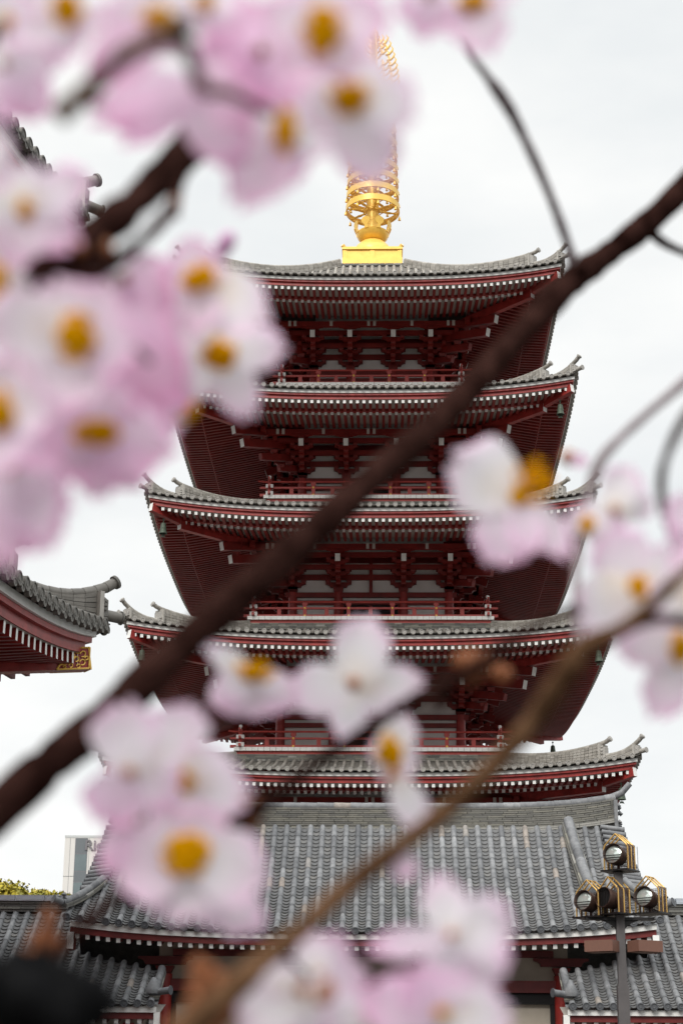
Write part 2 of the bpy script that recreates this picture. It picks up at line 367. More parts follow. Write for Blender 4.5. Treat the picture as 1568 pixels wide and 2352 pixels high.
# ------------------------------------------------------------------ bracket set at one column top (outward = -y, z relative to fascia height)
def boat(mb, x0, x1, y0, y1, z0, z1, m=0, along='x'):
    """arm with rounded undersides at both ends"""
    L_ = x1-x0; c = min(.30*L_, .2); n = 5; H = z1-z0
    pl = [(x0, z1), (x0, z1-H*.32)]
    for i in range(1, n+1):
        a = pi/2*i/n; pl.append((x0+c*sin(a)*1.0, z1-H*.32-(H*.68)*(1-cos(a))))
    pl2 = [(x1-(p[0]-x0), p[1]) for p in reversed(pl)]
    poly = pl+pl2
    if along == 'x': mb.prism(poly, lambda a, b, k: (a, y0+k, b), y1-y0, m)
    else: mb.prism(poly, lambda a, b, k: (y0+k, a, b), y1-y0, m)
def make_bracket():
    mb = MB()
    def blk(x, y, z, s=.2, h=.14):
        mb.hexa([(x-s*.36, y-s*.36, z), (x+s*.36, y-s*.36, z), (x+s*.36, y+s*.36, z), (x-s*.36, y+s*.36, z), (x-s*.5, y-s*.5, z+h*.5), (x+s*.5, y-s*.5, z+h*.5), (x+s*.5, y+s*.5, z+h*.5), (x-s*.5, y+s*.5, z+h*.5)], 0)
        mb.box(x-s*.5, x+s*.5, y-s*.5, y+s*.5, z+h*.5+.001, z+h, 0)
    blk(0, -.0, -1.79, .42, .24)
    boat(mb, -.56, .56, -.16, .02, -1.55, -1.34)
    boat(mb, -.75, .2, -.1, .1, -1.551, -1.335, along='y')
    for x in (-.46, 0, .46): blk(x, -.07, -1.34, .22, .13)
    blk(0, -.62, -1.335, .22, .13)
    boat(mb, -.5, .5, -.71, -.53, -1.2, -1.02)
    for x in (-.4, 0, .4): blk(x, -.62, -1.02, .2, .12)
    boat(mb, -.56, .56, -.17, .02, -.95, -.75)
    for x in (-.46, .46): blk(x, -.07, -.75, .22, .13)
    boat(mb, -1.28, .2, -.11, .11, -1.19, -.98, along='y')
    blk(0, -1.16, -.98, .22, .13)
    boat(mb, -.5, .5, -1.25, -1.07, -.84, -.66)
    for x in (-.4, 0, .4): blk(x, -1.16, -.66, .2, .12)
    mb.beam((0, -1.78, -.74), (0, -.2, -.22), .215, .32, 0, cap=1)
    blk(0, -1.62, -.52, .24, .1)
    boat(mb, -.48, .48, -1.7, -1.54, -.43, -.34)
    return mb.mesh('bracket', [SHADE_RED, WHITE])
BRACK = make_bracket()

def storey(par, b, c, F, Dk, name='storey', mid=False, L_eave=8):
    """b/c outer and inner column offsets; F fascia height; Dk deck height below"""
    mb = MB(); mb.box(-b+.05, b-.05, -b+.05, b-.05, Dk-.3, F+1.2, 0)
    root = link(name, mb.mesh('wall', [PLAST]), par)
    for i, (x, y) in enumerate([(s1*p, s2*q) for p, q in ((b, b), (c, b), (b, c)) for s1 in (-1, 1) for s2 in (-1, 1)]):
        m2 = MB(); m2.lathe([(.195, Dk-.2), (.2, Dk+.6), (.19, F-1.78), (.001, F-1.78)], (x, y, 0), 20); link('column', m2.mesh('column', [RED], 40), root)
    tb = MB(); bb = MB()
    for kk in range(4):
        ca, sa = round(cos(kk*pi/2)), round(sin(kk*pi/2))
        def rb(x0, x1, y0, y1, z0, z1, m=0, t=tb):
            X = [x0*ca-y0*sa, x1*ca-y1*sa]; Y = [x0*sa+y0*ca, x1*sa+y1*ca]
            t.box(min(X), max(X), min(Y), max(Y), F+z0, F+z1, m)
        ex = b+.0+(.32 if kk % 2 == 0 else .12)
        rb(-ex, ex, -b-.14-(.003 if kk % 2 else 0), -b+.0, -2.0, -1.79)
        rb(-b, b, -b-.09, -b+.04, -2.32, -2.14)
        rb(-b, b, -b-.07, -b+.04, -1.2, -.955)
        rb(-b-1.0, b+1.0, -b-.08-.004*(kk % 2), -b+.04, -.42, -.2)
        rb(-b-.95, b+.95, -b-.71, -b-.53, -.9, -.7)
        rb(-b-1.5, b+1.5, -b-1.25, -b-1.07, -.53, -.33)
        rb(-b-2.1, b+2.1, -b-1.74, -b-1.52, -.335, -.12)
        if mid:
            rb(-.07, .07, -b-.075, -b+.04, -1.79, -.42)
        rb(-b, b, -b-.06, -b+.04, Dk-F-.05, Dk-F+.25)
        # centre bay door opening and side bay panels
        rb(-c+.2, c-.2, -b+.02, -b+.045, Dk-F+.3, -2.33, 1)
        rb(-.06, .06, -b-.03, -b+.05, Dk-F+.3, -2.33, 0)
        for x in (-c+.2, c-.2): rb(x-.04, x+.04, -b-.04, -b+.045, Dk-F+.25, -2.32, 0)
        mm = (b+c)/2
        for x in (-.13, .13, mm, -mm, b+.78, b+1.02, -b-.78, -b-1.02):
            rb(x-.062, x+.062, -b-1.80, -b-1.745, -.36, -.12, 2)
    link('tie_beam', tb.mesh('tie_beam', [SHADE_RED, DARK, CREAM]), root)
    for kk in range(4):
        a = kk*pi/2
        for x in (-b, -c, c, b):
            loc = Vector((x*cos(a)+b*sin(a), x*sin(a)-b*cos(a), F)); link('bracket', BRACK, root, loc, a)
        # corner arms on the diagonal
        m2 = MB()
        for (o, z, wd, hd, cp) in ((2.85, -.62, .24, .36, 1), (2.5, -1.08, .24, .36, 1), (1.75, -1.42, .2, .3, 0), (1.0, -1.66, .2, .28, 0)):
            m2.beam((b+o, -b-o, F+z), (b-.2, -b+.2, F+z+(o+.2)*.34), wd, hd, 0, cap=cp if cp else None)
        for (o, z) in ((.55, -1.35), (.9, -1.62), (1.2, -1.05), (2.3, -.86)):
            m2.hexa([(b+o+dx*.12, -b-o+dy*.12, F+z) for dx, dy in ((-1, -1), (1, -1), (1, 1), (-1, 1))]+[(b+o+dx*.17, -b-o+dy*.17, F+z+.14) for dx, dy in ((-1, -1), (1, -1), (1, 1), (-1, 1))], 0)
        m2.box(b+2.05, b+2.25, -b-2.25, -b-2.05, F-.5, F-.1)
        link('corner_bracket', m2.mesh('corner_bracket', [SHADE_RED, WHITE]), root, rz=a)
    return root

def railing(par, d, Dk, posts, name='balcony'):
    mb = MB()
    mb.box(-d+.15, d-.15, -d+.15, d-.15, Dk-.07, Dk+.05)
    root = link(name, mb.mesh('deck', [RED]), par)
    for kk in range(4):
        a = kk*pi/2
        m = MB(); n = int(round(2*d/.245)); st = 2*d/n
        for i in range(n): m.box(-d+i*st+.006, -d+(i+1)*st-.006, -d, -d+.16, Dk-.075, Dk+.075)
        link('deck_edge', m.mesh('deck_edge', [WHITE]), root, rz=a)
        m = MB()
        m.box(-d+.12, d-.12, -d+.1, -d+.3, Dk-.25, Dk-.08)
        y = -d+.24; e = d-.24
        m.box(-e-.42, e+.42, y-.05, y+.05, Dk+.09, Dk+.2)
        m.box(-e-.42, e+.42, y-.045, y+.045, Dk+.44, Dk+.52)
        pts = [(-e-.5, y, Dk+.80), (-e-.25, y, Dk+.765), (0, y, Dk+.76), (e+.25, y, Dk+.765), (e+.5, y, Dk+.80)]
        m.tube(pts, .042, 8)
        allp = posts
        ex = [-e]+list(allp)+[e]
        for i in range(len(ex)-1):
            x = (ex[i]+ex[i+1])/2; m.box(x-.085, x+.085, y-.04, y+.04, Dk+.2, Dk+.44)
        link('rail', m.mesh('rail', [RRED], 40), root, rz=a)
        for x in allp:
            m = MB(); m.box(-.075, .075, y-.052, y+.052, Dk+.2, Dk+.60); m.box(-.11, .11, y-.055, y+.055, Dk+.60, Dk+.72)
            for z in (.15, .48): m.lathe([(.05, 0), (.045, .02), (.001, .035)], (0, y-.052, Dk+z), 10, 1, M=Matrix.Rotation(pi/2, 3, 'X'))
            link('post', m.mesh('post', [RRED, GOLD]), root, (x*cos(a), x*sin(a), 0), a)
        m = MB()
        m.box(-e-.075, -e+.075, y-.075, y+.075, Dk+.08, Dk+.86, 0)
        m.box(-e-.16, -e+.16, y-.13, y+.13, Dk+.12, Dk+.30, 1); m.box(-e-.16, -e+.16, y-.13, y+.13, Dk+.46, Dk+.61, 1)
        m.lathe([(.05, .86), (.03, .9), (.07, .95), (.075, 1.0), (.05, 1.05), (.001, 1.06)], (-e, y, Dk), 12, 1)
        link('corner_post', m.mesh('corner_post', [RRED, WHITE], 40), root, rz=a)
    return root

# ================================================================== THE GROUND
mb = MB(); mb.add([(-900, -200, 0), (900, -200, 0), (900, 2500, 0), (-900, 2500, 0)], [(0, 1, 2, 3)])
link('ground', mb.mesh('ground', [PAVE]), kind='structure')

# ================================================================== THE PAGODA
PCX, PCY = -.6, 70.0
pag = empty('pagoda', (PCX, PCY, 0), 'tall five-storey red pagoda with grey tiled roofs and a golden finial', 'pagoda')
C0 = CAMZ
EE = [10.08, 9.5, 8.95, 8.45, 8.1]; FF = [11.57, 17.1, 22.6, 28.0, 33.4]; DD = [13.5, 19.18, 24.8, 30.29]; dd = [5.54, 5.16, 4.64, 4.23]
BB = [(4.2, 1.75), (3.78, 1.55), (3.37, 1.4), (3.05, 1.10), (2.64, .97)]
# stone and red base under the tower
m = MB(); m.box(-4.15, 4.15, -4.15, 4.15, 0, 9); link('base', m.mesh('base', [PLAST]), pag)
for i in range(5):
    E = EE[i]; F = FF[i]+C0; b, c = BB[i]
    if i < 4: T = dd[i]-.12; zt = DD[i]+C0-.48; conc = .3
    else: T = 1.5; zt = 37.6+C0; conc = .42
    make_roof(pag, E, F, T, zt, .60, inner=b+1.6, slope=.20 if i < 4 else .22, conc=conc, plain=None)
    Dk = DD[i-1]+C0 if i else 8.5+C0
    storey(pag, b, c, F, Dk, mid=(i in (1, 2)))
    if i < 4:
        p = BB[i+1]; e = dd[i]-.24
        ps = {0: (-3.13, -1.05, 1.05, 3.13), 1: (-2.76, -.92, .92, 2.76), 2: (-2.5, -.84, .84, 2.5), 3: (-2.36, -.79, .79, 2.36)}[i]
        railing(pag, dd[i], DD[i]+C0, ps)
# finial
zb = 38.05+C0
m = MB(); m.box(-1.42, 1.42, -1.42, 1.42, zb-.3, zb+.06); m.box(-1.36, 1.36, -1.36, 1.36, zb+.06, zb+.5)
for kk in range(4):
    ca, sa = round(cos(kk*pi/2)), round(sin(kk*pi/2))
    for x0, x1 in ((-1.4, -1.2), (-.11, .11), (1.2, 1.4)):
        X = [x0*ca+1.385*sa, x1*ca+1.3*sa]; Y = [x0*sa-1.385*ca, x1*sa-1.3*ca]; m.box(min(X), max(X), min(Y), max(Y), zb+.061, zb+.499)
m.box(-1.44, 1.44, -1.44, 1.44, zb+.5, zb+.63)
for sx in (-1, 1):
    for sy in (-1, 1): m.beam((sx*1.42, sy*1.42, zb+.72), (sx*1.3, sy*1.3, zb+.6), .14, .14)
fin = link('finial', m.mesh('dew_basin', [GOLD]), pag)
m = MB(); m.lathe([(.95, zb+.6), (.98, zb+.75), (.93, zb+1.05), (.8, zb+1.35), (.6, zb+1.55), (.42, zb+1.62), (.42, zb+1.72)], n=40); link('dome', m.mesh('dome', [GOLD], True), fin)
m = MB(); m.lathe([(.42, zb+1.66), (.55, zb+1.7), (.72, zb+1.88), (.78, zb+2.1), (.74, zb+2.12), (.6, zb+1.95), (.3, zb+1.9)], n=40)
for j in range(8):
    a = 2*pi*(j+.5)/8; d = Vector((cos(a), sin(a), 0)); s_ = Vector((-sin(a), cos(a), 0)); base = d*.76+Vector((0, 0, zb+2.06))
    pr = [(-.10, 0), (-.08, .18), (-.2, .3), (-.23, .42), (-.15, .55), (0, .62), (.15, .55), (.23, .42), (.2, .3), (.08, .18), (.10, 0)]
    m.prism([(u*1.0, v*.95) for u, v in pr], lambda u, v, k: base+s_*u+Vector((0, 0, v))+d*(k+.1*sin(v*3)), .04)
link('lotus', m.mesh('lotus', [GOLD], 40), fin)
m = MB(); m.lathe([(.30, zb+1.8), (.30, zb+4), (.26, zb+8), (.2, zb+9.6), (.001, zb+9.6)], n=24)
for k in range(9): m.lathe([(.3, zb+3.3+k*.70), (.36, zb+3.33+k*.70), (.36, zb+3.41+k*.70), (.3, zb+3.44+k*.70)], n=24)
link('mast', m.mesh('mast', [GOLD], 40), fin)
for k in range(9):
    m = MB(); R0 = 1.31-.028*k; z0 = zb+3.28+k*.705
    m.lathe([(R0-.05, z0), (R0, z0), (R0, z0+.3), (R0-.05, z0+.3), (R0-.05, z0)], n=48)
    for j in range(8):
        a = 2*pi*j/8+.2; d = Vector((cos(a), sin(a), 0)); m.beam(d*(R0-.03)+Vector((0, 0, z0+.06)), d*.3+Vector((0, 0, z0+.1)), .07, .06)
        a2 = a+pi/8; cc = Vector((cos(a2), sin(a2), 0))*(R0*.64)
        m.tube([cc+Vector((cos(t)*R0*.30, sin(t)*R0*.30, z0+.07)) for t in [2*pi*q/14 for q in range(15)]], .026, 5, caps=False)
        q = d*(R0+.02)+Vector((0, 0, z0-.02)); m.tube([q, q+Vector((0, 0, -.09))], .012, 4); m.lathe([(.03, -.08), (.05, -.12), (.06, -.22), (.075, -.25), (.001, -.24)], q, 8)
    link('ring', m.mesh('ring', [GOLD], 40), fin)
m = MB(); zf = zb+9.5
for arm in range(4):
    a = arm*pi/2+.15; d = Vector((cos(a), sin(a), 0)); rr = random.Random(3+arm)
    def q(u, v): return d*u+Vector((0, 0, zf+v*1.15))
    for row in range(12):
        v = row*.27; env = 1.3*(1-(row/13)**2)**.5 if row > 2 else .75+.2*row
        for s0, s1 in ((.04, .36), (.36, .68), (.68, 1.0)):
            if rr.random() < .12 and s0: continue
            u0, u1 = env*s0, env*s1
            m.tube([q(u0, v), q((u0+u1)/2+.03, v+.05), q(u1, v+.2), q(u1+.07, v+.36), q(u1-.03, v+.5)], [.055, .06, .055, .04, .015], 5)
            m.tube([q(u0+.06, v), q(u0+.14, v+.16), q(u0+.05, v+.3)], [.045, .04, .03], 5)
m.tube([(0, 0, zf), (0, 0, zf+3.6)], [.1, .04], 8)
m.lathe([(.001, 0), (.22, .15), (.28, .35), (.2, .55), (.001, .8)], (0, 0, zf+3.6), 16)
link('flame', m.mesh('flame', [GOLD], 60), fin)

# wind bells under the eave corners
def make_bell():
    m = MB(); m.lathe([(.001, -.2), (.06, -.2), (.10, -.24), (.115, -.36), (.12, -.42), (.128, -.43), (.125, -.5), (.15, -.6), (.165, -.66), (.14, -.66), (.10, -.5)], n=20)
    bell = m.mesh('bell', [BRONZE], 35); m = MB(); m.tube([(0, 0, 0), (0, 0, -.22)], .02, 6); m.tube([(-.04, 0, -.05), (.04, 0, -.05)], .03, 6); hang = m.mesh('hanger', [BRONZE])
    m = MB(); m.tube([(0, 0, -.5), (0, 0, -.82)], .01, 5); m.prism([(-.06, -.72), (.06, -.72), (.1, -.82), (0, -.78), (-.1, -.82)], lambda a, b, k: (a, k, b), .01); cl = m.mesh('clapper', [BRONZE])
    return bell, hang, cl
BELL = make_bell(); lv = ['lowest', 'second', 'third', 'fourth', 'top']
for i in range(5):
    wb = EE[i]-.57; zbell = FF[i]+C0-.16
    for sx, sy, txt in ((1, -1, 'front right'), (-1, -1, 'front left'), (1, 1, 'rear right')):
        if sy > 0 and i != 1: continue
        e = empty('wind_bell', (PCX+sx*wb, PCY+sy*wb, zbell), 'green bronze bell under the %s corner of the %s pagoda roof%s' % (txt, lv[i], ' from below' if 0 < i < 4 else ''), 'bell', 'wind bells under the pagoda eaves')
        link('bell_body', BELL[0], e); link('hanger', BELL[1], e); link('clapper', BELL[2], e)
#@@PART2
# ================================================================== THE GATEHOUSE IN FRONT
GY = 47.5
gate = empty('gatehouse', (PCX, GY, 0), 'grey tiled gatehouse with red beams standing in front of the pagoda', 'gatehouse')
def hip_block(m, pts, wd, h, lay=5, top=.11, cap_m=0, side_m=1, ts=.3):
    """ridge of stacked flat tiles with a round tile on top, following pts (points on the roof surface)"""
    pts = [Vector(p) for p in pts]
    # resample
    out_ = []
    for a, b in zip(pts, pts[1:]):
        n = max(1, int((b-a).length/ts)); out_ += [a.lerp(b, i/n) for i in range(n)]
    out_.append(pts[-1])
    for l in range(lay):
        for a, b in zip(out_, out_[1:]):
            d = (b-a); S = Vector((d.y, -d.x, 0)).normalized()
            if d.xy.length < 1e-4: continue
            wq = wd*(1-.04*l)*(1 if l % 2 else .92)/2; b2 = b-d*.03; q = []
            for fr in (l/lay, (l+.87)/lay):
                for p, sg in ((a, -1), (a, 1), (b2, 1), (b2, -1)): q.append(p+S*sg*wq+Vector((0, 0, h*fr-.03)))
            m.hexa(q, side_m, tone())
    for a, b in zip(out_, out_[1:]):
        m.tube([a+Vector((0, 0, h+.02)), b+Vector((0, 0, h+.02))], [top*1.06, top*.96], 12, cap_m, tone())

def gate_roof(par, x0, x1, ey, run, ze, rise, lift=None, smax=None, name='roof', r=.082, pitch=.345, ridge_h=.7, silver=False, lim=None, conc=.28):
    def lf(x, v): return (lift(x) if lift else 0)*max(0, 1-v)**1.5
    def surf(x, s):
        v = s/run; return ey+s, ze+rise*((1-conc)*v+conc*v*abs(v))+lf(x, v)
    sm = smax or (lambda x: run)
    m = MB(); nu = 30; nv = 8
    vs = []
    for j in range(nv+1):
        for i in range(nu+1):
            x = x0+(x1-x0)*i/nu; s_ = min(sm(x), run)*j/nv+.02; y, z = surf(x, s_); vs.append((x, y, z-.055))
    m.add(vs, [(j*(nu+1)+i, j*(nu+1)+i+1, (j+1)*(nu+1)+i+1, (j+1)*(nu+1)+i) for j in range(nv) for i in range(nu)])
    # rear slope, plain
    yr = ey+2*run
    vs = []
    for j in range(nv+1):
        for i in (0, 1):
            x = (x0, x1)[i]*(.9 if lift else 1); y, z = surf(0 if lift else x, run*j/nv); vs.append((x, yr-(y-ey), z-.03))
    m.add(vs, [(j*2, j*2+2, j*2+3, j*2+1) for j in range(nv)])
    rt = link(name, m.mesh('roof_sheet', [GTILE]), par)
    n = int(round((x1-x0)/pitch)); p = (x1-x0)/n; xs = [x0+p*(i+.5) for i in range(n)]
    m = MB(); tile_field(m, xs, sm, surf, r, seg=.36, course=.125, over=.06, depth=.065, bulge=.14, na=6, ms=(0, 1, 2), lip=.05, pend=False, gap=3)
    link('tiles', m.mesh('tiles', [GTILE, GPAN, GDISC, GAP_SHADE], 40), rt)
    return rt, surf
def gsmax(x):
    a = abs(x); return 3.95 if a < 7.3 else max(0, min(3.95, .25+2.0*(7.98-a)/.68))
rt, gs = gate_roof(gate, -8.0, 8.0, -4.3, 3.95, 5.78, 3.35, lift=lambda x: .34*(abs(x)/8)**3.2, smax=gsmax)
# main ridge
m = MB()
def rl(x): return .30*(abs(x)/7.35)**5
z0 = 9.02
for l in range(12):
    zz = z0+l*.0615; yo = .26-.009*l+(.016 if l % 2 else 0)
    hh_ = .049
    if l == 0: yo = .36
    if l == 1: yo = .34
    x = -7.35
    while x < 7.35:
        x1 = min(7.35, x+(random.uniform(.3, .6) if l > 1 else .62)); t = tone()*.55+.3 if l > 1 else .95
        for a, b in ((x, x1-.012),):
            m.hexa([(a, -yo, zz+rl(a)), (b, -yo, zz+rl(b)), (b, yo, zz+rl(b)), (a, yo, zz+rl(a)), (a, -yo, zz+hh_+rl(a)), (b, -yo, zz+hh_+rl(b)), (b, yo, zz+hh_+rl(b)), (a, yo, zz+hh_+rl(a))], 0, t)
        x = x1
x = -7.4
while x < 7.4:
    x1 = min(7.4, x+.5); m.tube([(x, 0, z0+.76+rl(x)), (x1, 0, z0+.76+rl(x1))], [.15, .14], 10, 1, tone()); x = x1
for sx in (-1, 1):
    m.tube([(sx*7.3, 0, z0+1.1), (sx*7.6, 0, z0+1.22), (sx*7.85, 0, z0+1.5)], [.1, .1, .09], 10, 1, .6)
    m.box(sx*7.36-.05, sx*7.36+.05, -.42, .42, z0-.15, z0+.95, 1, .7)
    for i in range(14):
        m.lathe([(.001, -.08), (.08, 0), (.001, .08)], (sx*(7.46+random.uniform(0, .08)), random.uniform(-.3, .3), z0+random.uniform(.0, .9)), 7, 1, tone())
link('main_ridge', m.mesh('main_ridge', [WTILE, GTILE], 40), rt)
for sx in (-1, 1):
    m = MB(); pts = []
    for i in range(9):
        s_ = 3.85-(3.85-.95)*i/8; x = sx*(5.95+.3*i/8); y, z = gs(x, s_); pts.append((x, y, z+.05))
    hip_block(m, pts, .42, .26, 4, .14, 0, 1)
    y, z = gs(sx*6.25, .9); c = Vector((sx*6.25, y-.05, z))
    m.box(c.x-.22, c.x+.22, c.y-.05, c.y+.03, z, z+.52, 0, .5)
    for i in range(16): m.lathe([(.001, -.06), (.065, 0), (.001, .06)], (c.x+random.uniform(-.18, .18), c.y-.09, z+random.uniform(.08, .48)), 7, 2, tone())
    m.tube([(c.x, c.y+.3, z+.42), (c.x, c.y-.25, z+.45)], .11, 12, 0, .5); m.tube([(c.x, c.y-.25, z+.45), (c.x, c.y-.27, z+.45)], .13, 14, 2, .5)
    link('descending_ridge', m.mesh('descending_ridge', [GTILE, WTILE, GDISC], 40), rt)
    # verge tiles pointing outward
    m = MB()
    for i in range(15):
        s_ = 1.55+i*.165*1.0; v = s_/3.95; xo = 7.42+.42*max(0, 1-v)**1.2; y, z = gs(min(xo, 7.25), s_)
        m.tube([(sx*(xo-.55), y, z+.13), (sx*(xo+.12), y-.02, z+.03)], [.075, .085], 10, 0, tone()); m.tube([(sx*(xo+.12), y-.02, z+.03), (sx*(xo+.14), y-.02, z+.03)], .095, 12, 1, .5)
    link('verge_tiles', m.mesh('verge_tiles', [GTILE, GDISC], 40), rt)
    m = MB(); pts = []
    for i in range(7):
        f = i/6; x = sx*(7.2+.78*f); s_ = 1.65*(1-f)+.05; y, z = gs(min(abs(x), 8), s_); pts.append((x, y, z+.1+.1*f*f))
    hip_block(m, pts, .3, .12, 2, .095, 0, 1)
    e = Vector(pts[-1]); m.tube([e+Vector((0, 0, .13)), e+Vector((sx*.2, -.16, .2))], .1, 12, 0, .5); m.tube([e+Vector((sx*.2, -.16, .2)), e+Vector((sx*.215, -.17, .205))], .125, 14, 2, .5)
    for i in range(9): m.lathe([(.001, -.07), (.08, 0), (.001, .07)], e+Vector((random.uniform(-.2, .05), random.uniform(-.05, .1), .15+random.uniform(0, .2))), 7, 0, tone())
    link('corner_ridge', m.mesh('corner_ridge', [GTILE, WTILE, GDISC], 40), rt)
def eave_kit(par, x0, x1, ey, ze, lift, depth_in, sl, rp=.275, endw=True, sd=.12):
    L_ = lift or (lambda x: 0); ns = max(4, int((x1-x0)/.5))
    def strip(m, y0, y1, z0, z1, mi=0):
        for i in range(ns):
            a = x0+(x1-x0)*i/ns; b = x0+(x1-x0)*(i+1)/ns; la, lb = L_(a), L_(b)
            m.hexa([(a, y0, z0+la), (b, y0, z0+lb), (b, y1, z0+lb), (a, y1, z0+la), (a, y0, z1+la), (b, y0, z1+lb), (b, y1, z1+lb), (a, y1, z1+la)], mi)
    m = MB(); strip(m, ey+.06, ey+.2, ze-.24, ze-.1); link('fascia', m.mesh('fascia', [WHITE]), par)
    m = MB(); strip(m, ey+.14, ey+.3, ze-.40, ze-.243); link('eave_beam', m.mesh('eave_beam', [DRED]), par)
    m = MB(); n = int((x1-x0-.2)/rp)
    for i in range(n+1):
        x = (x0+x1)/2+(i-n/2)*rp; m.beam((x, ey+.2, ze-.46+L_(x)), (x, ey+depth_in, ze-.46+L_(x)*.2+sl*(depth_in-.2)), .11, .12, 0, cap=1)
    link('rafters', m.mesh('rafters', [DRED, WHITE]), par)
    m = MB(); vs = []
    for i in range(ns+1):
        x = x0+(x1-x0)*i/ns; vs += [(x, ey+.15, ze-.395+L_(x)), (x, ey+depth_in, ze-.395+L_(x)*.2+sl*(depth_in-.15))]
    m.add(vs, [(2*i, 2*i+1, 2*i+3, 2*i+2) for i in range(ns)]); link('soffit', m.mesh('soffit', [CREAM]), par)
gl = lambda x: .34*(abs(x)/8)**3.2
eave_kit(gate, -7.75, 7.75, -4.3, 5.78, gl, 2.6, .30)
for sx in (-1, 1):
    m = MB(); m.box(sx*7.72-.07, sx*7.72+.07, -4.3+.1, -4.3+.55, 5.78-.46+.3-.36, 5.78-.46+.38, 0); m.box(sx*7.72-.085, sx*7.72+.085, -4.22-.012, -4.205, 5.78-.46-.06, 5.78-.46+.38, 1)
    link('barge_end', m.mesh('barge_end', [DRED, WHITE]), gate)
# body
m = MB(); m.box(-5.6, 5.6, -2.32, 4.0, 0, 6.3); link('wall', m.mesh('wall', [BEIGE]), gate)
for px_ in (-5.4, -1.9, 1.9, 5.4):
    m = MB(); m.lathe([(.2, 0), (.2, 4.75), (.001, 4.75)], (px_, -2.45, 0), 20)
    p = link('column', m.mesh('column', [RED], 40), gate)
    m = MB(); m.hexa([(px_-.15, -2.6, 4.76), (px_+.15, -2.6, 4.76), (px_+.15, -2.3, 4.76), (px_-.15, -2.3, 4.76), (px_-.25, -2.7, 4.95), (px_+.25, -2.7, 4.95), (px_+.25, -2.2, 4.95), (px_-.25, -2.2, 4.95)])
    boat(m, px_-.75, px_+.75, -2.55, -2.35, 5.0, 5.22); link('bracket', m.mesh('bracket', [DRED]), gate)
m = MB(); m.box(-5.9, 5.9, -2.56, -2.34, 4.30, 4.62); link('lintel', m.mesh('lintel', [DRED]), gate)
m = MB(); m.box(-5.2, 5.2, -2.5, -2.34, 5.24, 5.42); link('wall_plate', m.mesh('wall_plate', [DRED]), gate)
for a, b in ((-5.2, -2.1), (-1.7, 1.7), (2.1, 5.2)):
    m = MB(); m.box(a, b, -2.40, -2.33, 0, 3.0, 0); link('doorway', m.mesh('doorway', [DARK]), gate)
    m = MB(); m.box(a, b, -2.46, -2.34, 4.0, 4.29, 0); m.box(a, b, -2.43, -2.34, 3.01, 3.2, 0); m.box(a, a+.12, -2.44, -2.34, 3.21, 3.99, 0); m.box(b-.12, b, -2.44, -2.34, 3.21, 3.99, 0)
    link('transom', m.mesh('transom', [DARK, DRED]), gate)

# ---- the two lower wings
for sx, word in ((-1, 'left'), (1, 'right')):
    wg = empty('wing_corridor', (PCX, GY, 0), 'low tiled side corridor adjoining the gatehouse on its %s, its eave lower' % word, 'corridor', 'side corridors of the gatehouse')
    a, b = (5.2, 17.5) if sx > 0 else (-17.5, -5.2)
    def wsm(x): return 3.7 if abs(x) > 7.9 else min(3.7, 1.45+.3*(abs(x)-5.2))
    rt2, ws = gate_roof(wg, a, b, -5.2, 3.75, 3.83, 2.75, smax=wsm)
    c, d = (7.9, 17.5) if sx > 0 else (-17.5, -7.9)
    m = MB()
    for l in range(4):
        x = c
        while x < d:
            x1 = min(d, x+random.uniform(.35, .6)); yo = .30+.025*(l % 2); y0 = -5.2+3.75
            m.box(x, x1-.012, y0-yo+.12, y0+.5, 6.5+l*.075, 6.5+l*.075+.066, 0, tone()*.7); x = x1
    link('ridge_courses', m.mesh('ridge_courses', [WTILE]), rt2)
    m = MB(); x = c
    while x < d:
        x1 = min(d, x+.85); m.box(x, x1-.015, -1.70, -.95, 6.80, 6.86, 0); m.box(x+.01, x1-.02, -1.62, -1.0, 6.861, 6.97, 0); x = x1
    link('ridge_cap', m.mesh('ridge_cap', [GREYM]), rt2)
    # near end: small verge ridge with disc tile and ornament
    m = MB(); xe = sx*5.3; pts = []
    for i in range(5):
        s_ = 1.3-1.2*i/4; y, z = ws(xe, s_); pts.append((xe, y, z+.06))
    hip_block(m, pts, .26, .1, 2, .1, 0, 1)
    e = Vector(pts[-1]); m.tube([e+Vector((0, .1, .16)), e+Vector((-sx*.42, -.15, .2))], .09, 12, 0, .4); m.tube([e+Vector((-sx*.42, -.15, .2)), e+Vector((-sx*.435, -.156, .2))], .12, 14, 2, .5)
    m.lathe([(.001, 0), (.2, .02), (.22, .12), (.12, .3), (.06, .42), (.001, .45)], e+Vector((sx*.05, .1, .1)), 10, 0, .4)
    link('corner_ridge', m.mesh('corner_ridge', [GTILE, WTILE, GDISC], 40), rt2)
    eave_kit(wg, a+(.05 if sx > 0 else 0), b-(0 if sx > 0 else .05), -5.2, 3.83, None, 2.0, .25, rp=.30)
    m = MB(); xx = a+.02 if sx > 0 else b-.02; m.box(xx-.07, xx+.07, -5.1, -4.7, 2.95, 3.58, 0); m.box(xx-.08, xx+.08, -5.125, -5.105, 2.95, 3.6, 1)
    link('barge_end', m.mesh('barge_end', [DRED, WHITE]), wg)
    m = MB(); m.box(min(c, d)-(0 if sx < 0 else 2), max(c, d)+(0 if sx > 0 else 2), -3.3, .6, 0, 4.7); link('wall', m.mesh('wall', [BEIGE]), wg)
    for q in range(4):
        xq = sx*(6.2+q*3.4); m = MB(); m.lathe([(.15, 0), (.15, 3.4), (.001, 3.4)], (xq, -3.4, 0), 16); link('column', m.mesh('column', [RED], 40), wg)

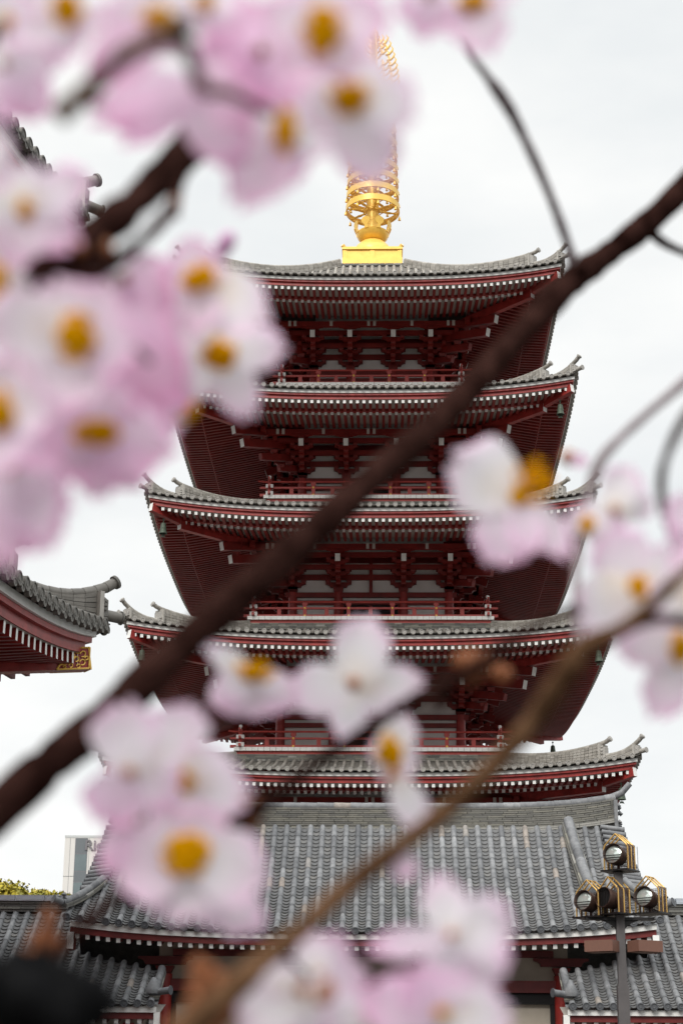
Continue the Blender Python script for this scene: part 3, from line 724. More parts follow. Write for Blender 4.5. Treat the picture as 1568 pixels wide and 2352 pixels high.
# ================================================================== THE HALL AT THE LEFT
E_H = 12.0
q = P(222, 1462, 37.0)
HX, HY, HF = q.x-E_H, 37.0-E_H, q.z-.72
HA = radians(-8); _c = Vector((E_H, E_H)); _r = Matrix.Rotation(HA, 2) @ _c; HX += _c.x-_r.x; HY += _c.y-_r.y
hall = empty('temple_hall', (HX, HY, 0), 'large red temple hall at the left edge, its two upturned roof corners showing', 'temple hall', rz=HA)
m = MB(); m.box(-8, 8, -8, 8, 0, HF+9); link('wall', m.mesh('wall', [RED]), hall)
for x in (-8, -4, 0, 4, 8):
    m = MB(); m.lathe([(.4, 0), (.4, HF+.4), (.001, HF+.4)], (8.1, x, 0), 16); link('column', m.mesh('column', [RED], 40), hall)
HDISC = pmat('hall_tile_disc', (.20, .19, .17), .7, noise=(.45, .45, .45), nscale=18)
HTILE = pmat('hall_tile', (.2, .19, .17), .6, tones=[(0, (.15, .138, .12)), (1, (.25, .232, .205))], noise=(.7, .7, .7), nscale=5, bump=.3)
HR = make_roof(hall, E_H, HF, 8.2, HF+2.6, .80, kexp=3.6, pitch=.44, r=.13, pdisc=.1, rpitch=.36, rw=.11, rh=.30, t1in=2.6, inner=8.6, k=1.55, sides=(0, 1, 2), tier2=False, mats=(HTILE, PPAN, HDISC), gold=True, plain=True)
q = P(212, 474, 35.8)
HF2 = q.z-.95; E2 = 11.2
HR2 = make_roof(hall, E2, HF2, 5, HF2+4.5, .85, kexp=3.6, pitch=.44, r=.13, pdisc=.1, rpitch=.36, rw=.11, rh=.30, t1in=2.6, inner=7.6, k=1.55, sides=(0, 1, 2), tier2=False, mats=(HTILE, PPAN, HDISC), gold=True, plain=True)
# gilt fretwork on the sides of the far right hip rafter tip
m = MB(); tip = Vector((E_H-.16, E_H-.16, HF-.42*1.55+.8*.93+.02)); dr = Vector((1, 1, 0)).normalized(); sd = Vector((1, -1, 0)).normalized()
rt_ = Vector((E_H-2.6-.5, E_H-2.6-.5, HF-.47*1.55+HR.lf(E_H-3.1, E_H-3.1))); ax = (rt_-tip).normalized()
for s_ in (-1, 1):
    def gp(u, v, k): return tip+ax*u+Vector((0, 0, v))+sd*s_*(.175+k)
    H = .255
    def bar(pts, r_): m.tube([gp(u, v, .012) for u, v in pts], r_, 6)
    bar([(0.02, -H), (0.02, H)], .022); bar([(0.02, -H), (.85, -H)], .022); bar([(0.02, H), (.7, H)], .022)
    bar([(.85, -H), (.78, -.14), (.62, -.12), (.5, -.02), (.42, .05), (.46, .15), (.6, .2), (.7, H)], .028)
    for cx_, cz_, rr_ in ((.2, .1, .07), (.2, -.1, .07), (.36, -.02, .06), (.5, -.17, .05), (.1, 0, .045), (.34, .17, .05), (.3, -.19, .045), (.66, -.2, .035)):
        bar([(cx_+rr_*cos(t), cz_+rr_*sin(t)) for t in [5.2*z_/8 for z_ in range(9)]], .017)
m.beam(tip-ax*.012, tip+ax*.02, .37, .55)
link('gilt_fitting', m.mesh('gilt_fitting', [GOLD], 40), hall)

# ================================================================== THE FAR HOTEL
a = P(150.5, 1919, 180); b = P(147, 2065, 180)
hx0 = a.x; hz = a.z; W = 13.0
ht = empty('hotel_tower', (hx0, 180, 0), 'pale panelled high-rise with a strip of grey windows far behind the left corridor', 'building')
m = MB(); m.box(0, W, 0, 12, 0, hz-.25); body = link('facade', m.mesh('facade', [CLAD]), ht)
m = MB(); m.box(-.02, W+.02, -.03, 12.03, hz-.25, hz+.02); link('parapet', m.mesh('parapet', [CLADG]), ht)
pxm = 180*.962/F_PX      # metres per frame pixel at that distance (about)
m = MB()
for z in (hz-4.55, hz-9.5): m.box(0.0, W, -.02, .1, z-.02, z+.02)
for x in (.62, 2.78, 6.0, 9.2): m.box(x-.014, x+.014, -.021, .1, 0, hz-.25)
link('panel_joints', m.mesh('panel_joints', [SPAND]), body)
m = MB(); m.box(-.02, W+.02, -.06, .05, hz-7.75, hz-7.4); link('band', m.mesh('band', [CLADG]), body)
zz = hz-.3; kinds = [(1.75, 0), (1.95, 1), (1.2, 0), (2.05, 1), (.5, 9), (.8, 0), (2.05, 1), (1.3, 0), (2.05, 1), (1.0, 0), (2.05, 1), (1.0, 0), (2.05, 1)]
for h_, kd in kinds:
    if kd != 9:
        m = MB(); m.box(1.22, 2.55, -.035, .02, zz-h_+.04, zz-.04); link('pane' if kd else 'spandrel', m.mesh('pane', [PANEG if kd else SPAND]), body)
    zz -= h_
m = MB(); m.box(1.18, 2.59, -.03, .02, zz, hz-.3); link('window_frame', m.mesh('window_frame', [SIGNM]), body)
def text(name, s, size, loc, par, bold=0):
    cu = bpy.data.curves.new(name, 'FONT'); cu.body = s; cu.size = size; cu.extrude = .04; cu.offset = bold
    cu.materials.append(SIGNM); t_ = bpy.data.objects.new('tmp', cu); COL.objects.link(t_); bpy.context.view_layer.update()
    me = bpy.data.meshes.new_from_object(t_); bpy.data.objects.remove(t_); me.name = name
    o = link(name, me, par, loc); o.rotation_euler = (pi/2, 0, 0); return o
text('sign_lettering', 'Richmond', 1.62, (2.25, -.12, hz-1.62), body, .03)
text('sign_character', '\u307e', .92, (3.18, -.08, hz-2.95), body, .01)
text('sign_character', '\u306b', .92, (3.12, -.08, hz-3.95), body, .01)
m = MB(); m.box(3.1, 4.9, -.1, -.03, hz-4.85, hz-4.79); link('sign_line', m.mesh('sign_line', [SIGNM]), body)

# ================================================================== TREES BEHIND THE LEFT CORRIDOR
def leafy(par, c, rx, ry, rz, n, sz=.16):
    m = MB(); c = Vector(c); cl = []
    for i in range(26):
        d = Vector((random.gauss(0, 1), random.gauss(0, 1), random.gauss(0, 1))).normalized(); k = random.uniform(.55, .95)
        cl.append((c+Vector((d.x*rx*k, d.y*ry*k, d.z*rz*k)), random.uniform(.22, .42)*rx, random.uniform(-.2, .2)))
    for i in range(n):
        cc, rr, tt = random.choice(cl)
        d = Vector((random.gauss(0, 1), random.gauss(0, 1), random.gauss(0, 1))).normalized()
        p = cc+d*rr*random.uniform(.6, 1.05); u = Vector((random.gauss(0, 1), random.gauss(0, 1), random.gauss(0, 1))).normalized(); v = u.cross(d)
        if v.length < .1: continue
        v.normalize(); s_ = sz*random.uniform(.6, 1.3)
        m.add([p-u*s_, p-v*s_*.6, p+u*s_, p+v*s_*.6], [(0, 1, 2, 3)], 0, max(0, min(1, .5+tt+random.uniform(-.3, .3))))
    return link('crown', m.mesh('crown', [LEAF]), par)
for (px_, py_, Y, R_, lab) in ((48, 2044, 72, 2.3, 'taller yellow-green tree crown above the left corridor ridge'), (128, 2060, 74, 1.6, 'lower yellow-green tree between the taller tree and the pale high-rise'), (-50, 2046, 72, 2.4, 'yellow-green tree at the very left edge above the corridor ridge')):
    q = P(px_, py_, Y); R2_ = R_
    t = empty('tree', (q.x, q.y, 0), lab, 'tree', 'trees behind the left corridor')
    leafy(t, (0, 0, q.z-R_*.86), R_*1.2, R_, R_*.8, 26000, .12)
    m = MB(); m.tube([(0, 0, 0), (.1, 0, q.z*.4), (0, .1, q.z-R_)], [.3, .22, .12], 10)
    for i in range(6):
        a = i*1.05; m.tube([(0, .1, q.z-R_*1.6), (cos(a)*R_*.4, sin(a)*R_*.4, q.z-R_*1.0), (cos(a)*R_*.8, sin(a)*R_*.7, q.z-R_*.6)], [.1, .06, .02], 6)
    link('trunk', m.mesh('trunk', [BARKT], True), t)

# thin lightning rod behind the gatehouse roof
q = P(1462, 1945, 58)
m = MB(); m.tube([(0, 0, 0), (0, 0, q.z*.7)], .03, 6); m.tube([(0, 0, q.z*.7), (0, 0, q.z)], .016, 6)
o = link('lightning_rod', m.mesh('lightning_rod', [GREYM]), None, (q.x, q.y, 0), label='thin grey lightning rod rising beside the right end of the gatehouse roof', category='lightning rod')

# ================================================================== THE FLOODLIGHT POLE
q = P(1424, 2150, 30.0); LX = q.x
lp = empty('floodlight_pole', (LX, 30, 0), 'dark pole with four caged round floodlights before the right end of the gatehouse', 'floodlight')
def zat(py): return P(1424, py, 30).z
ztop = zat(1998)
m = MB(); m.box(-.075, .075, -.075, .075, 1.2, ztop-.05); m.box(-.10, .10, -.10, .10, 0, zat(2265)); m.box(-.085, .085, -.085, .085, zat(2265), zat(2258))
link('pole', m.mesh('pole', [POSTG]), lp)
u_ = .00795  # metres per frame pixel here
def perforated(m, x0, x1, z0, z1, yfun, n1, n2):
    # lattice sheet: thin strips both ways so that light shows through the holes
    for i in range(n1+1):
        x = x0+(x1-x0)*i/n1; m.box(x-.004, x+.004, yfun-.003, yfun+.003, z0, z1)
    for j in range(n2+1):
        z = z0+(z1-z0)*j/n2; m.box(x0, x1, yfun-.0025, yfun+.0025, z-.004, z+.004)
def flood(loc, rz, closed=False):
    # local: light looks along -y; origin = platform centre
    T = Matrix.Translation(Vector(loc)) @ Matrix.Rotation(rz, 4, 'Z')
    def put(m, name, mats, par, sm=40):
        m.v = [tuple(T @ Vector(v)) for v in m.v]; return link(name, m.mesh(name, mats, sm), par)
    m = MB(); m.box(-.29, .29, -.20, .28, -.025, 0); root = put(m, 'floodlight', [STEEL], lp)
    m = MB()
    M = Matrix.Rotation(pi/2-.16, 3, 'X')
    m.lathe([(.165, -.20), (.172, -.05), (.185, .0), (.188, .10), (.182, .10), (.178, .0), (.001, -.02)], (0, -.18, .27), 32, M=M)
    m.lathe([(.195, -.02), (.195, .01)], (0, -.18, .27), 32, M=M); m.tube([(0, .0, .27), (0, .16, .25)], [.07, .06], 14)
    m.box(-.02, .02, -.03, .0, 0, .12); m.box(-.2, -.185, -.04, .0, 0, .28); m.box(.185, .2, -.04, .0, 0, .28)
    dr_ = put(m, 'drum', [LBROWN], root)
    m = MB(); m.lathe([(.17, .012), (.12, .035), (.06, .045), (.001, .048)], (0, -.18, .27), 32, M=M); put(m, 'lens', [DARK if closed else LENS], root, True)
    m = MB()
    if not closed:
        for z in (-.04, -.085, -.125):
            e = sqrt(.18**2-z*z); c = Vector((0, -.18, .27))+M @ Vector((0, 0, .095)); m.box(-e, e, c.y-.004, c.y+.004, c.z+z-.008, c.z+z+.008)
    else:
        for j in range(9):
            x = -.16+.04*j; e = sqrt(.18**2-x*x); c = Vector((0, -.18, .27))+M @ Vector((0, 0, .07)); m.box(x-.003, x+.003, c.y-.01, c.y+.01, c.z-e, c.z+e)
    put(m, 'louvre', [STEEL], root)
    m = MB()
    for y in (-.12, .03, .18):
        pts = [(-.235, y, 0), (-.235, y, .40), (-.225, y, .44), (-.20, y, .475), (0, y, .66), (.20, y, .475), (.225, y, .44), (.235, y, .40), (.235, y, 0)]
        m.tube(pts, .016, 8)
    m.tube([(0, -.12, .66), (0, .18, .66)], .012, 6)
    put(m, 'cage', [CAGE], root)
    m = MB()
    perforated(m, -.22, .22, .0, .46, .20, 15, 15)
    mm = MB(); perforated(mm, -.14, .2, .0, .46, 0, 11, 15)
    m.add([(.238+v[1], v[0], v[2]) for v in mm.v], mm.f)
    for s_ in (1,):
        m.add([(s_*.11+(.5 if 0 else 0)+0*v[1], v[0], v[2]) for v in []], [])
    put(m, 'mesh_guard', [LBROWN], root)
def lw(px_, py_, y=0): p = P(px_, py_, 30+y); return (p.x-LX, y, p.z)
flood(lw(1421, 1999), radians(-33)); flood(lw(1357, 2106, .1), radians(-40)); flood(lw(1408, 2099, -.05), radians(-50), True); flood(lw(1493, 2097, .05), radians(-36))
m = MB()
za = zat(2110)
m.box(-.62, .62, -.07, .07, za-.03, za+.02)
def gus(x1, z0, z1):
    n = 8; pts = [(0, z0)]+[(x1*(1-cos(pi/2*i/n)), z0+(z1-z0)*sin(pi/2*i/n)) for i in range(n+1)]+[(0, z1)]
    m.prism(pts, lambda a, b, k: (a, -.03+k, b), .06)
gus(-.42, za-.42, za-.03); gus(.42, za-.42, za-.03); gus(.16, ztop-.18, ztop-.03); gus(-.16, ztop-.18, ztop-.03)
link('bracket_arms', m.mesh('bracket_arms', [STEEL]), lp)
zb_ = zat(2175)
for sx, cx_ in ((-1, -.36), (1, .42)):
    m = MB(); T = Matrix.Translation((cx_, -.1, zb_)) @ Matrix.Rotation(sx*.5, 4, 'Z')
    m.box(-.27, .27, -.17, .17, -.1, .1); m.box(-.23, .23, -.13, .13, -.112, -.1); m.v = [tuple(T @ Vector(v)) for v in m.v]
    bx = link('box_light', m.mesh('box_light', [BOXB]), lp)
    m = MB(); m.beam((0, 0, zb_), (cx_, 0, zb_), .06, .08); link('arm', m.mesh('arm', [STEEL]), bx)
#@@PART3
# ================================================================== CHERRY BRANCHES AND BLOSSOM CLOSE TO THE LENS
BARK = pmat('cherry_bark', (.046, .021, .017), .9, spec=.0, noise=(.18, .16, .16), nscale=48, bump=.6)
BARK2 = pmat('tan_bark', (.15, .082, .045), .9, spec=.0, noise=(.3, .27, .24), nscale=45, bump=.5)
GREYTWIG = pmat('grey_twig', (.27, .22, .23), .9, spec=.0, noise=(.6, .6, .6), nscale=80)
RUST = pmat('rust_bud', (.20, .062, .012), .8, noise=(.6, .5, .4), nscale=90)
BLACKB = pmat('black_sheeting', (.004, .004, .0045), .7, spec=.06, noise=(.6, .6, .6), nscale=25)
def thin_mat(name, c, f):
    m = bpy.data.materials.new(name); m.use_nodes = True; t = m.node_tree; t.nodes.clear(); o = N(t, 'ShaderNodeOutputMaterial')
    n = N(t, 'ShaderNodeTexNoise'); n.inputs['Scale'].default_value = 300; r = N(t, 'ShaderNodeValToRGB'); r.color_ramp.elements[0].color = (c[0]*.8, c[1]*.65, c[2], 1); r.color_ramp.elements[1].color = (*c, 1)
    r.color_ramp.elements[0].position = .3; r.color_ramp.elements[1].position = .6
    t.links.new(n.outputs['Fac'], r.inputs[0]); d = N(t, 'ShaderNodeBsdfDiffuse'); tr = N(t, 'ShaderNodeBsdfTranslucent'); x = N(t, 'ShaderNodeMixShader'); x.inputs[0].default_value = f
    t.links.new(r.outputs[0], d.inputs[0]); t.links.new(r.outputs[0], tr.inputs[0]); t.links.new(d.outputs[0], x.inputs[1]); t.links.new(tr.outputs[0], x.inputs[2]); t.links.new(x.outputs[0], o.inputs[0]); return m
STAM = thin_mat('stamen', (1.0, .63, .004), .5)
CALYX = pmat('calyx', (.36, .14, .05), .7, noise=(.7, .6, .6), nscale=90)
BUDM = pmat('purple_bud', (.58, .30, .50), .6, noise=(.8, .8, .8), nscale=60)
def petal_mat():
    m = bpy.data.materials.new('petal'); m.use_nodes = True; t = m.node_tree; t.nodes.clear()
    o = N(t, 'ShaderNodeOutputMaterial'); at = N(t, 'ShaderNodeAttribute', attribute_name='tone'); r = N(t, 'ShaderNodeValToRGB')
    el = r.color_ramp.elements; el.new(.5); el.new(.8)
    for e_, (p, c) in zip(el, ((.05, (.93, .86, .76)), (.20, (.92, .90, .93)), (.50, (.92, .72, .87)), (.92, (.90, .45, .71)))): e_.position = p; e_.color = (*c, 1)
    co = N(t, 'ShaderNodeTexCoord'); n = N(t, 'ShaderNodeTexNoise'); n.inputs['Scale'].default_value = 45; n.inputs['Detail'].default_value = 3
    ad = N(t, 'ShaderNodeMath', operation='MULTIPLY_ADD'); ad.inputs[1].default_value = .30; 
    oi = N(t, 'ShaderNodeObjectInfo'); ad2 = N(t, 'ShaderNodeMath', operation='MULTIPLY_ADD'); ad2.inputs[1].default_value = .14
    sb = N(t, 'ShaderNodeMath', operation='SUBTRACT'); sb.inputs[1].default_value = .20
    t.links.new(co.outputs['Object'], n.inputs['Vector']); t.links.new(n.outputs['Fac'], ad.inputs[0]); t.links.new(at.outputs['Fac'], ad.inputs[2])
    t.links.new(oi.outputs['Random'], ad2.inputs[0]); t.links.new(ad.outputs[0], ad2.inputs[2]); t.links.new(ad2.outputs[0], sb.inputs[0]); t.links.new(sb.outputs[0], r.inputs[0])
    d = N(t, 'ShaderNodeBsdfDiffuse'); tr = N(t, 'ShaderNodeBsdfTranslucent'); mixs = N(t, 'ShaderNodeMixShader'); mixs.inputs[0].default_value = .56
    t.links.new(r.outputs[0], d.inputs[0]); t.links.new(r.outputs[0], tr.inputs[0]); t.links.new(d.outputs[0], mixs.inputs[1]); t.links.new(tr.outputs[0], mixs.inputs[2]); t.links.new(mixs.outputs[0], o.inputs[0])
    return m
PETAL = petal_mat()

CR = CAM_M.to_3x3()
def petal(m, cx, cy, d, ang, L, W, pk, rr, lift, nu=10, nv=9):
    """one notched petal, base at a point of the view, ang in the view plane, L and W in frame pixels"""
    a = radians(ang); ux, uy = cos(a), sin(a); o_ = len(m.v); K = d/F_PX; tw = rr.uniform(-.25, .25); w1 = rr.uniform(0, 6)
    for j in range(nv+1):
        v = j/nv; hw = W*(.5+.03*sin(7*v+w1))*(max(0, sin(pi*(.06+.80*v**.9)))**.75)+3
        for i in range(nu+1):
            u = -1+2*i/nu
            notch = .17*max(0, (v-.72)/.28)*math.exp(-((u-.1*sin(w1))/.25)**2)
            r_ = L*(v*(1-.24*u*u*v**3)-notch+.03*sin(6*u+w1)*v*v); t = u*hw
            z = L*(lift*v**1.4)+W*(.14*u*u*v+.05*sin(2.4*u+w1+3*v))+tw*t*v-L*.10*max(0, v-.7)
            m.v.append(tuple(CR @ (Vector((cx-PX+ux*r_-uy*t, PY-cy+uy*r_+ux*t, z))*K)+CR @ Vector((0, 0, -d))))
    for j in range(nv):
        for i in range(nu):
            q = o_+j*(nu+1)+i; m.f.append((q, q+1, q+nu+2, q+nu+1)); m.m.append(0)
            v = (j+.5)/nv; u = abs(-1+2*(i+.5)/nu); m.t.append(min(1, pk+.40*v**2.2+.34*u**2.5*v+.05))
def flower(par, cx, cy, d, cen, petals, seed=0):
    """cen: None, ('y', rx, ry) golden stamens seen from the front, ('b', r) brown calyx seen from behind; petals: (angle, length, width[, pinkness])"""
    rr = random.Random(int(cx*7+cy*13)); m = MB(); back = cen and cen[0] == 'b'
    cpos = Pd(cx, cy, d)
    for i, p in enumerate(petals): petal(m, cx, cy, d*(1+.006*(i % 3)), p[0], p[1]*1.10, p[2]*1.04, p[3] if len(p) > 3 else .06, rr, (-.28 if back else .22)*rr.uniform(.4, 1.2))
    base = cpos; K = d/F_PX
    m.v = [tuple(Vector(v)+Vector((0, 0, CAMZ))-base) for v in m.v]
    o = link('blossom', m.mesh('blossom', [PETAL], True), par, base-par.location)
    if cen and cen[0] == 'y':
        m = MB(); rx, ry = cen[1]*1.12, cen[2]*1.12; n = 60; ex = cen[3] if len(cen) > 3 else (0, 0)
        for i in range(n):
            q = rr.uniform(0, 2*pi); w_ = rr.uniform(0, 1)**.6; r0 = max(rx, ry)
            tip = CR @ (Vector((rx*w_*cos(q)+ex[0]*rr.random(), ry*w_*sin(q)+ex[1]*rr.random(), r0*rr.uniform(.3, .75)*(1.1-.5*w_)))*K); b0 = CR @ (Vector((rx*.2*cos(q), ry*.2*sin(q), 0))*K)
            m.tube([b0, b0.lerp(tip, .6), tip], [r0*.05*K]*3, 4); s_ = r0*.2*K
            m.lathe([(.0001*K, -s_), (s_, -s_*.2), (s_, s_*.3), (.0001*K, s_)], tip, 6)
        m.lathe([(.001*K, 0), (min(rx, ry)*.9*K, .1*min(rx, ry)*K), (min(rx, ry)*.75*K, .42*min(rx, ry)*K), (.001*K, .6*min(rx, ry)*K)], n=10, M=CR)
        link('stamens', m.mesh('stamens', [STAM], True), o)
    sg = 1 if back else -1; R_ = (cen[1] if back else 18)*K
    m = MB(); ax = CR @ Vector((0, 0, sg)); M = ax.to_track_quat('Z', 'Y').to_matrix()
    m.lathe([(R_*.2, 0), (R_*1.1, R_*.3), (R_*.9, R_*1.2), (R_*.5, R_*1.7), (R_*.3, R_*3.4), (R_*.001, R_*3.5)], CR @ Vector((0, 0, -12*K)) if not back else (0, 0, 0), 10, M=M)
    link('calyx', m.mesh('calyx', [CALYX], True), o)
    return o
def smooth_path(pts, n=7):
    out_ = []
    P_ = [pts[0]]+list(pts)+[pts[-1]]
    for i in range(1, len(P_)-2):
        a, b, c, d = [Vector(x) for x in P_[i-1:i+3]]
        for k in range(n):
            t = k/n; out_.append(.5*((2*b)+(-a+c)*t+(2*a-5*b+4*c-d)*t*t+(-a+3*b-3*c+d)*t**3))
    out_.append(Vector(P_[-2])); return out_
def limb(name, par, spec, mat, org=(0, 0, 0), knob=.12):
    """spec: (px, py, distance, radius in px) stations along the limb"""
    st = smooth_path([(*(Pd(a, b, d)-Vector(org)), r_*d/F_PX) if 0 else Vector((*(Pd(a, b, d)-Vector(org)), r_*d/F_PX)) for a, b, d, r_ in spec]) if False else None
    pts = [Pd(a, b, d)-Vector(org) for a, b, d, r_ in spec]; rad = [r_*d/F_PX for a, b, d, r_ in spec]
    sp = smooth_path(pts); rs = [v.x for v in smooth_path([Vector((r_, 0, 0)) for r_ in rad])]
    rs = [max(.0004, r_*(1+knob*sin(i*.9+len(rs))*random.random()+random.uniform(-knob, knob)*.5)) for i, r_ in enumerate(rs)]
    m = MB(); m.tube(sp, rs, 12); return link(name, m.mesh(name, [mat], True), par)
def branch(label, spec, mat, name='cherry_branch'):
    a, b, d, r_ = spec[0]; org = Pd(a, b, d); o = limb(name, None, spec, mat, org); o.location = org
    o['label'] = label; o['category'] = 'branch'; o['group'] = 'cherry branches close to the lens'; return o
def node(par, px_, py_, d, rpx, mat, k=5):
    m = MB(); c = Pd(px_, py_, d)-par.location; R_ = rpx*d/F_PX
    for i in range(k):
        q = c+Vector((random.gauss(0, 1), random.gauss(0, 1), random.gauss(0, 1)))*R_*.45; s_ = R_*random.uniform(.4, .75)
        m.lathe([(.001, -s_), (s_*.7, -s_*.6), (s_, 0), (s_*.7, s_*.7), (.001, s_*1.3)], q, 8)
    return link('bud_cluster', m.mesh('bud_cluster', [mat], True), par)

# 1 the long dark branch across the whole view
B1 = branch('thick dark branch crossing the whole view from lower left to upper right', [(-60, 1915, .72, 51.7), (90, 1775, .74, 50.0), (240, 1650, .76, 44.2), (400, 1500, .78, 43.0), (560, 1360, .82, 41.9), (700, 1240, .86, 39.3), (830, 1120, .9, 35.5), (980, 990, .95, 33.2), (1100, 870, 1.0, 32.5), (1200, 760, 1.06, 31.0), (1300, 655, 1.12, 34.1), (1400, 580, 1.18, 29.4), (1500, 500, 1.22, 31.0), (1640, 360, 1.28, 27.8)], BARK)
limb('twig', B1, [(1322, 625, 1.13, 14), (1296, 540, 1.12, 11), (1250, 420, 1.1, 10), (1190, 290, 1.08, 12), (1155, 228, 1.06, 15), (1110, 165, 1.04, 9), (1070, 110, 1.02, 8), (1045, 40, 1.0, 8)], GREYTWIG, B1.location)
limb('twig', B1, [(1490, 530, 1.22, 13), (1530, 562, 1.23, 10), (1620, 600, 1.24, 9)], BARK, B1.location)
node(B1, 1330, 622, 1.12, 24, BARK, 5); node(B1, 1500, 508, 1.22, 26, BARK, 5); node(B1, 990, 1000, .95, 28, BARK, 5)
# 2 upper left dark branch
B2 = branch('dark branch at upper left ending under the top blossoms', [(50, 655, .62, 48.0), (130, 600, .64, 55.2), (230, 530, .67, 45.6), (320, 455, .70, 38.4), (400, 375, .73, 40.8), (470, 305, .76, 43.2), (500, 270, .77, 28.8)], BARK)
limb('twig', B2, [(120, 672, .62, 20.8), (220, 628, .64, 19.5), (330, 550, .67, 14.3), (395, 475, .7, 15.6), (410, 420, .72, 14.3), (455, 330, .75, 15.6)], BARK, B2.location)
node(B2, 215, 585, .66, 46, RUST); node(B2, 398, 478, .7, 16, RUST); node(B2, 170, 560, .64, 34, RUST)
# 3 top left corner branch
B3 = branch('short dark branch in the top left corner', [(-40, 100, .66, 26), (40, 52, .66, 26), (110, -5, .67, 24), (180, -70, .68, 24)], BARK)
limb('twig', B3, [(-30, 170, .6, 12), (60, 150, .6, 10), (100, 120, .6, 8)], GREYTWIG, B3.location)
# 4 blurred brown branch among the top blossoms
B4 = branch('soft brown branch arching among the top blossoms', [(140, 262, .5, 24), (215, 195, .49, 20), (285, 130, .48, 22), (350, 96, .48, 22), (420, 100, .48, 18), (450, 170, .49, 15), (470, 205, .5, 14), (530, 215, .52, 12), (620, 260, .54, 10)], BARK2)
node(B4, 205, 215, .5, 30, RUST); node(B4, 425, 75, .48, 26, BARK)
# 5 the left bank of blossoms
B5 = branch('thin twig carrying the large bank of blossoms at left', [(-40, 850, .66, 12), (80, 905, .64, 10), (220, 960, .64, 9), (330, 860, .66, 8), (420, 735, .68, 8), (480, 700, .7, 7)], GREYTWIG)
limb('twig', B5, [(245, 650, .60, 12), (262, 730, .59, 14), (300, 790, .59, 12), (345, 830, .6, 8)], GREYTWIG, B5.location)
node(B5, 175, 1010, .62, 34, RUST); node(B5, 245, 660, .66, 24, CALYX)
m = MB(); c = Pd(525, 548, .8)-B5.location; q_ = Pd(500, 590, .8)-B5.location; u = (c-q_)
m.tube([q_-u*.6, q_, q_+u*.35, c, c+u*.35], [.0016, .0028, .0042, .0046, .0015], 10); link('closed_bud', m.mesh('closed_bud', [BUDM], True), B5)
# 6 right middle branch with side-on blossom
B6 = branch('thin grey twig descending at the right behind the side-on blossom', [(1640, 810, 1.0, 12), (1568, 880, .98, 11), (1480, 955, .96, 10), (1410, 1020, .94, 11), (1372, 1070, .93, 13), (1345, 1160, .92, 10), (1325, 1280, .9, 9), (1322, 1400, .88, 10), (1330, 1480, .87, 12)], GREYTWIG)
# (side-on blossom below)
# 7 far right branch and blossoms
B7 = branch('dark curved twig at the right edge among the right blossoms', [(1640, 880, .84, 12), (1572, 960, .82, 12), (1525, 1060, .8, 10), (1518, 1140, .8, 12), (1540, 1220, .79, 11), (1572, 1290, .78, 12), (1620, 1340, .78, 11)], BARK)
# 8 tan branch from right centre down to the bottom
B8 = branch('tan brown branch running from the right edge down to the bottom centre', [(1660, 1250, .69, 13), (1570, 1318, .69, 15), (1490, 1395, .69, 17), (1420, 1448, .69, 19), (1340, 1490, .69, 27), (1290, 1560, .69, 30), (1220, 1660, .7, 26), (1140, 1750, .69, 24), (1050, 1840, .68, 24), (930, 1935, .66, 22), (800, 2035, .65, 24), (700, 2128, .6, 22), (600, 2212, .57, 27), (520, 2285, .56, 34), (400, 2390, .55, 40)], BARK2)
limb('twig', B8, [(1440, 1440, .69, 15), (1500, 1422, .69, 14), (1600, 1428, .69, 15)], BARK, B8.location)
node(B8, 500, 2300, .6, 50, RUST, 8); node(B8, 430, 2345, .58, 50, RUST, 8); node(B8, 470, 2235, .62, 34, RUST)
node(B8, 742, 2290, .58, 26, CALYX)
# 9 thin dark branch through the middle
B9 = branch('thin dark branch slanting behind the central white-pink blossoms', [(1330, 1395, 0.73, 13.8), (1250, 1425, 0.73, 11.5), (1150, 1490, 0.73, 13.8), (1050, 1555, 0.73, 13.8), (960, 1600, 0.73, 14.9), (860, 1665, 0.73, 14.9), (760, 1730, 0.73, 14.9), (680, 1790, 0.73, 16.1), (600, 1850, 0.73, 16.1), (545, 1880, 0.73, 20.7)], BARK)
node(B9, 1095, 1535, .8, 40, RUST, 9); node(B9, 1020, 1580, .8, 30, BARK, 6); node(B9, 580, 1850, .76, 32, RUST); node(B9, 545, 1872, .75, 18, BARK); node(B9, 1150, 1555, .9, 26, RUST)
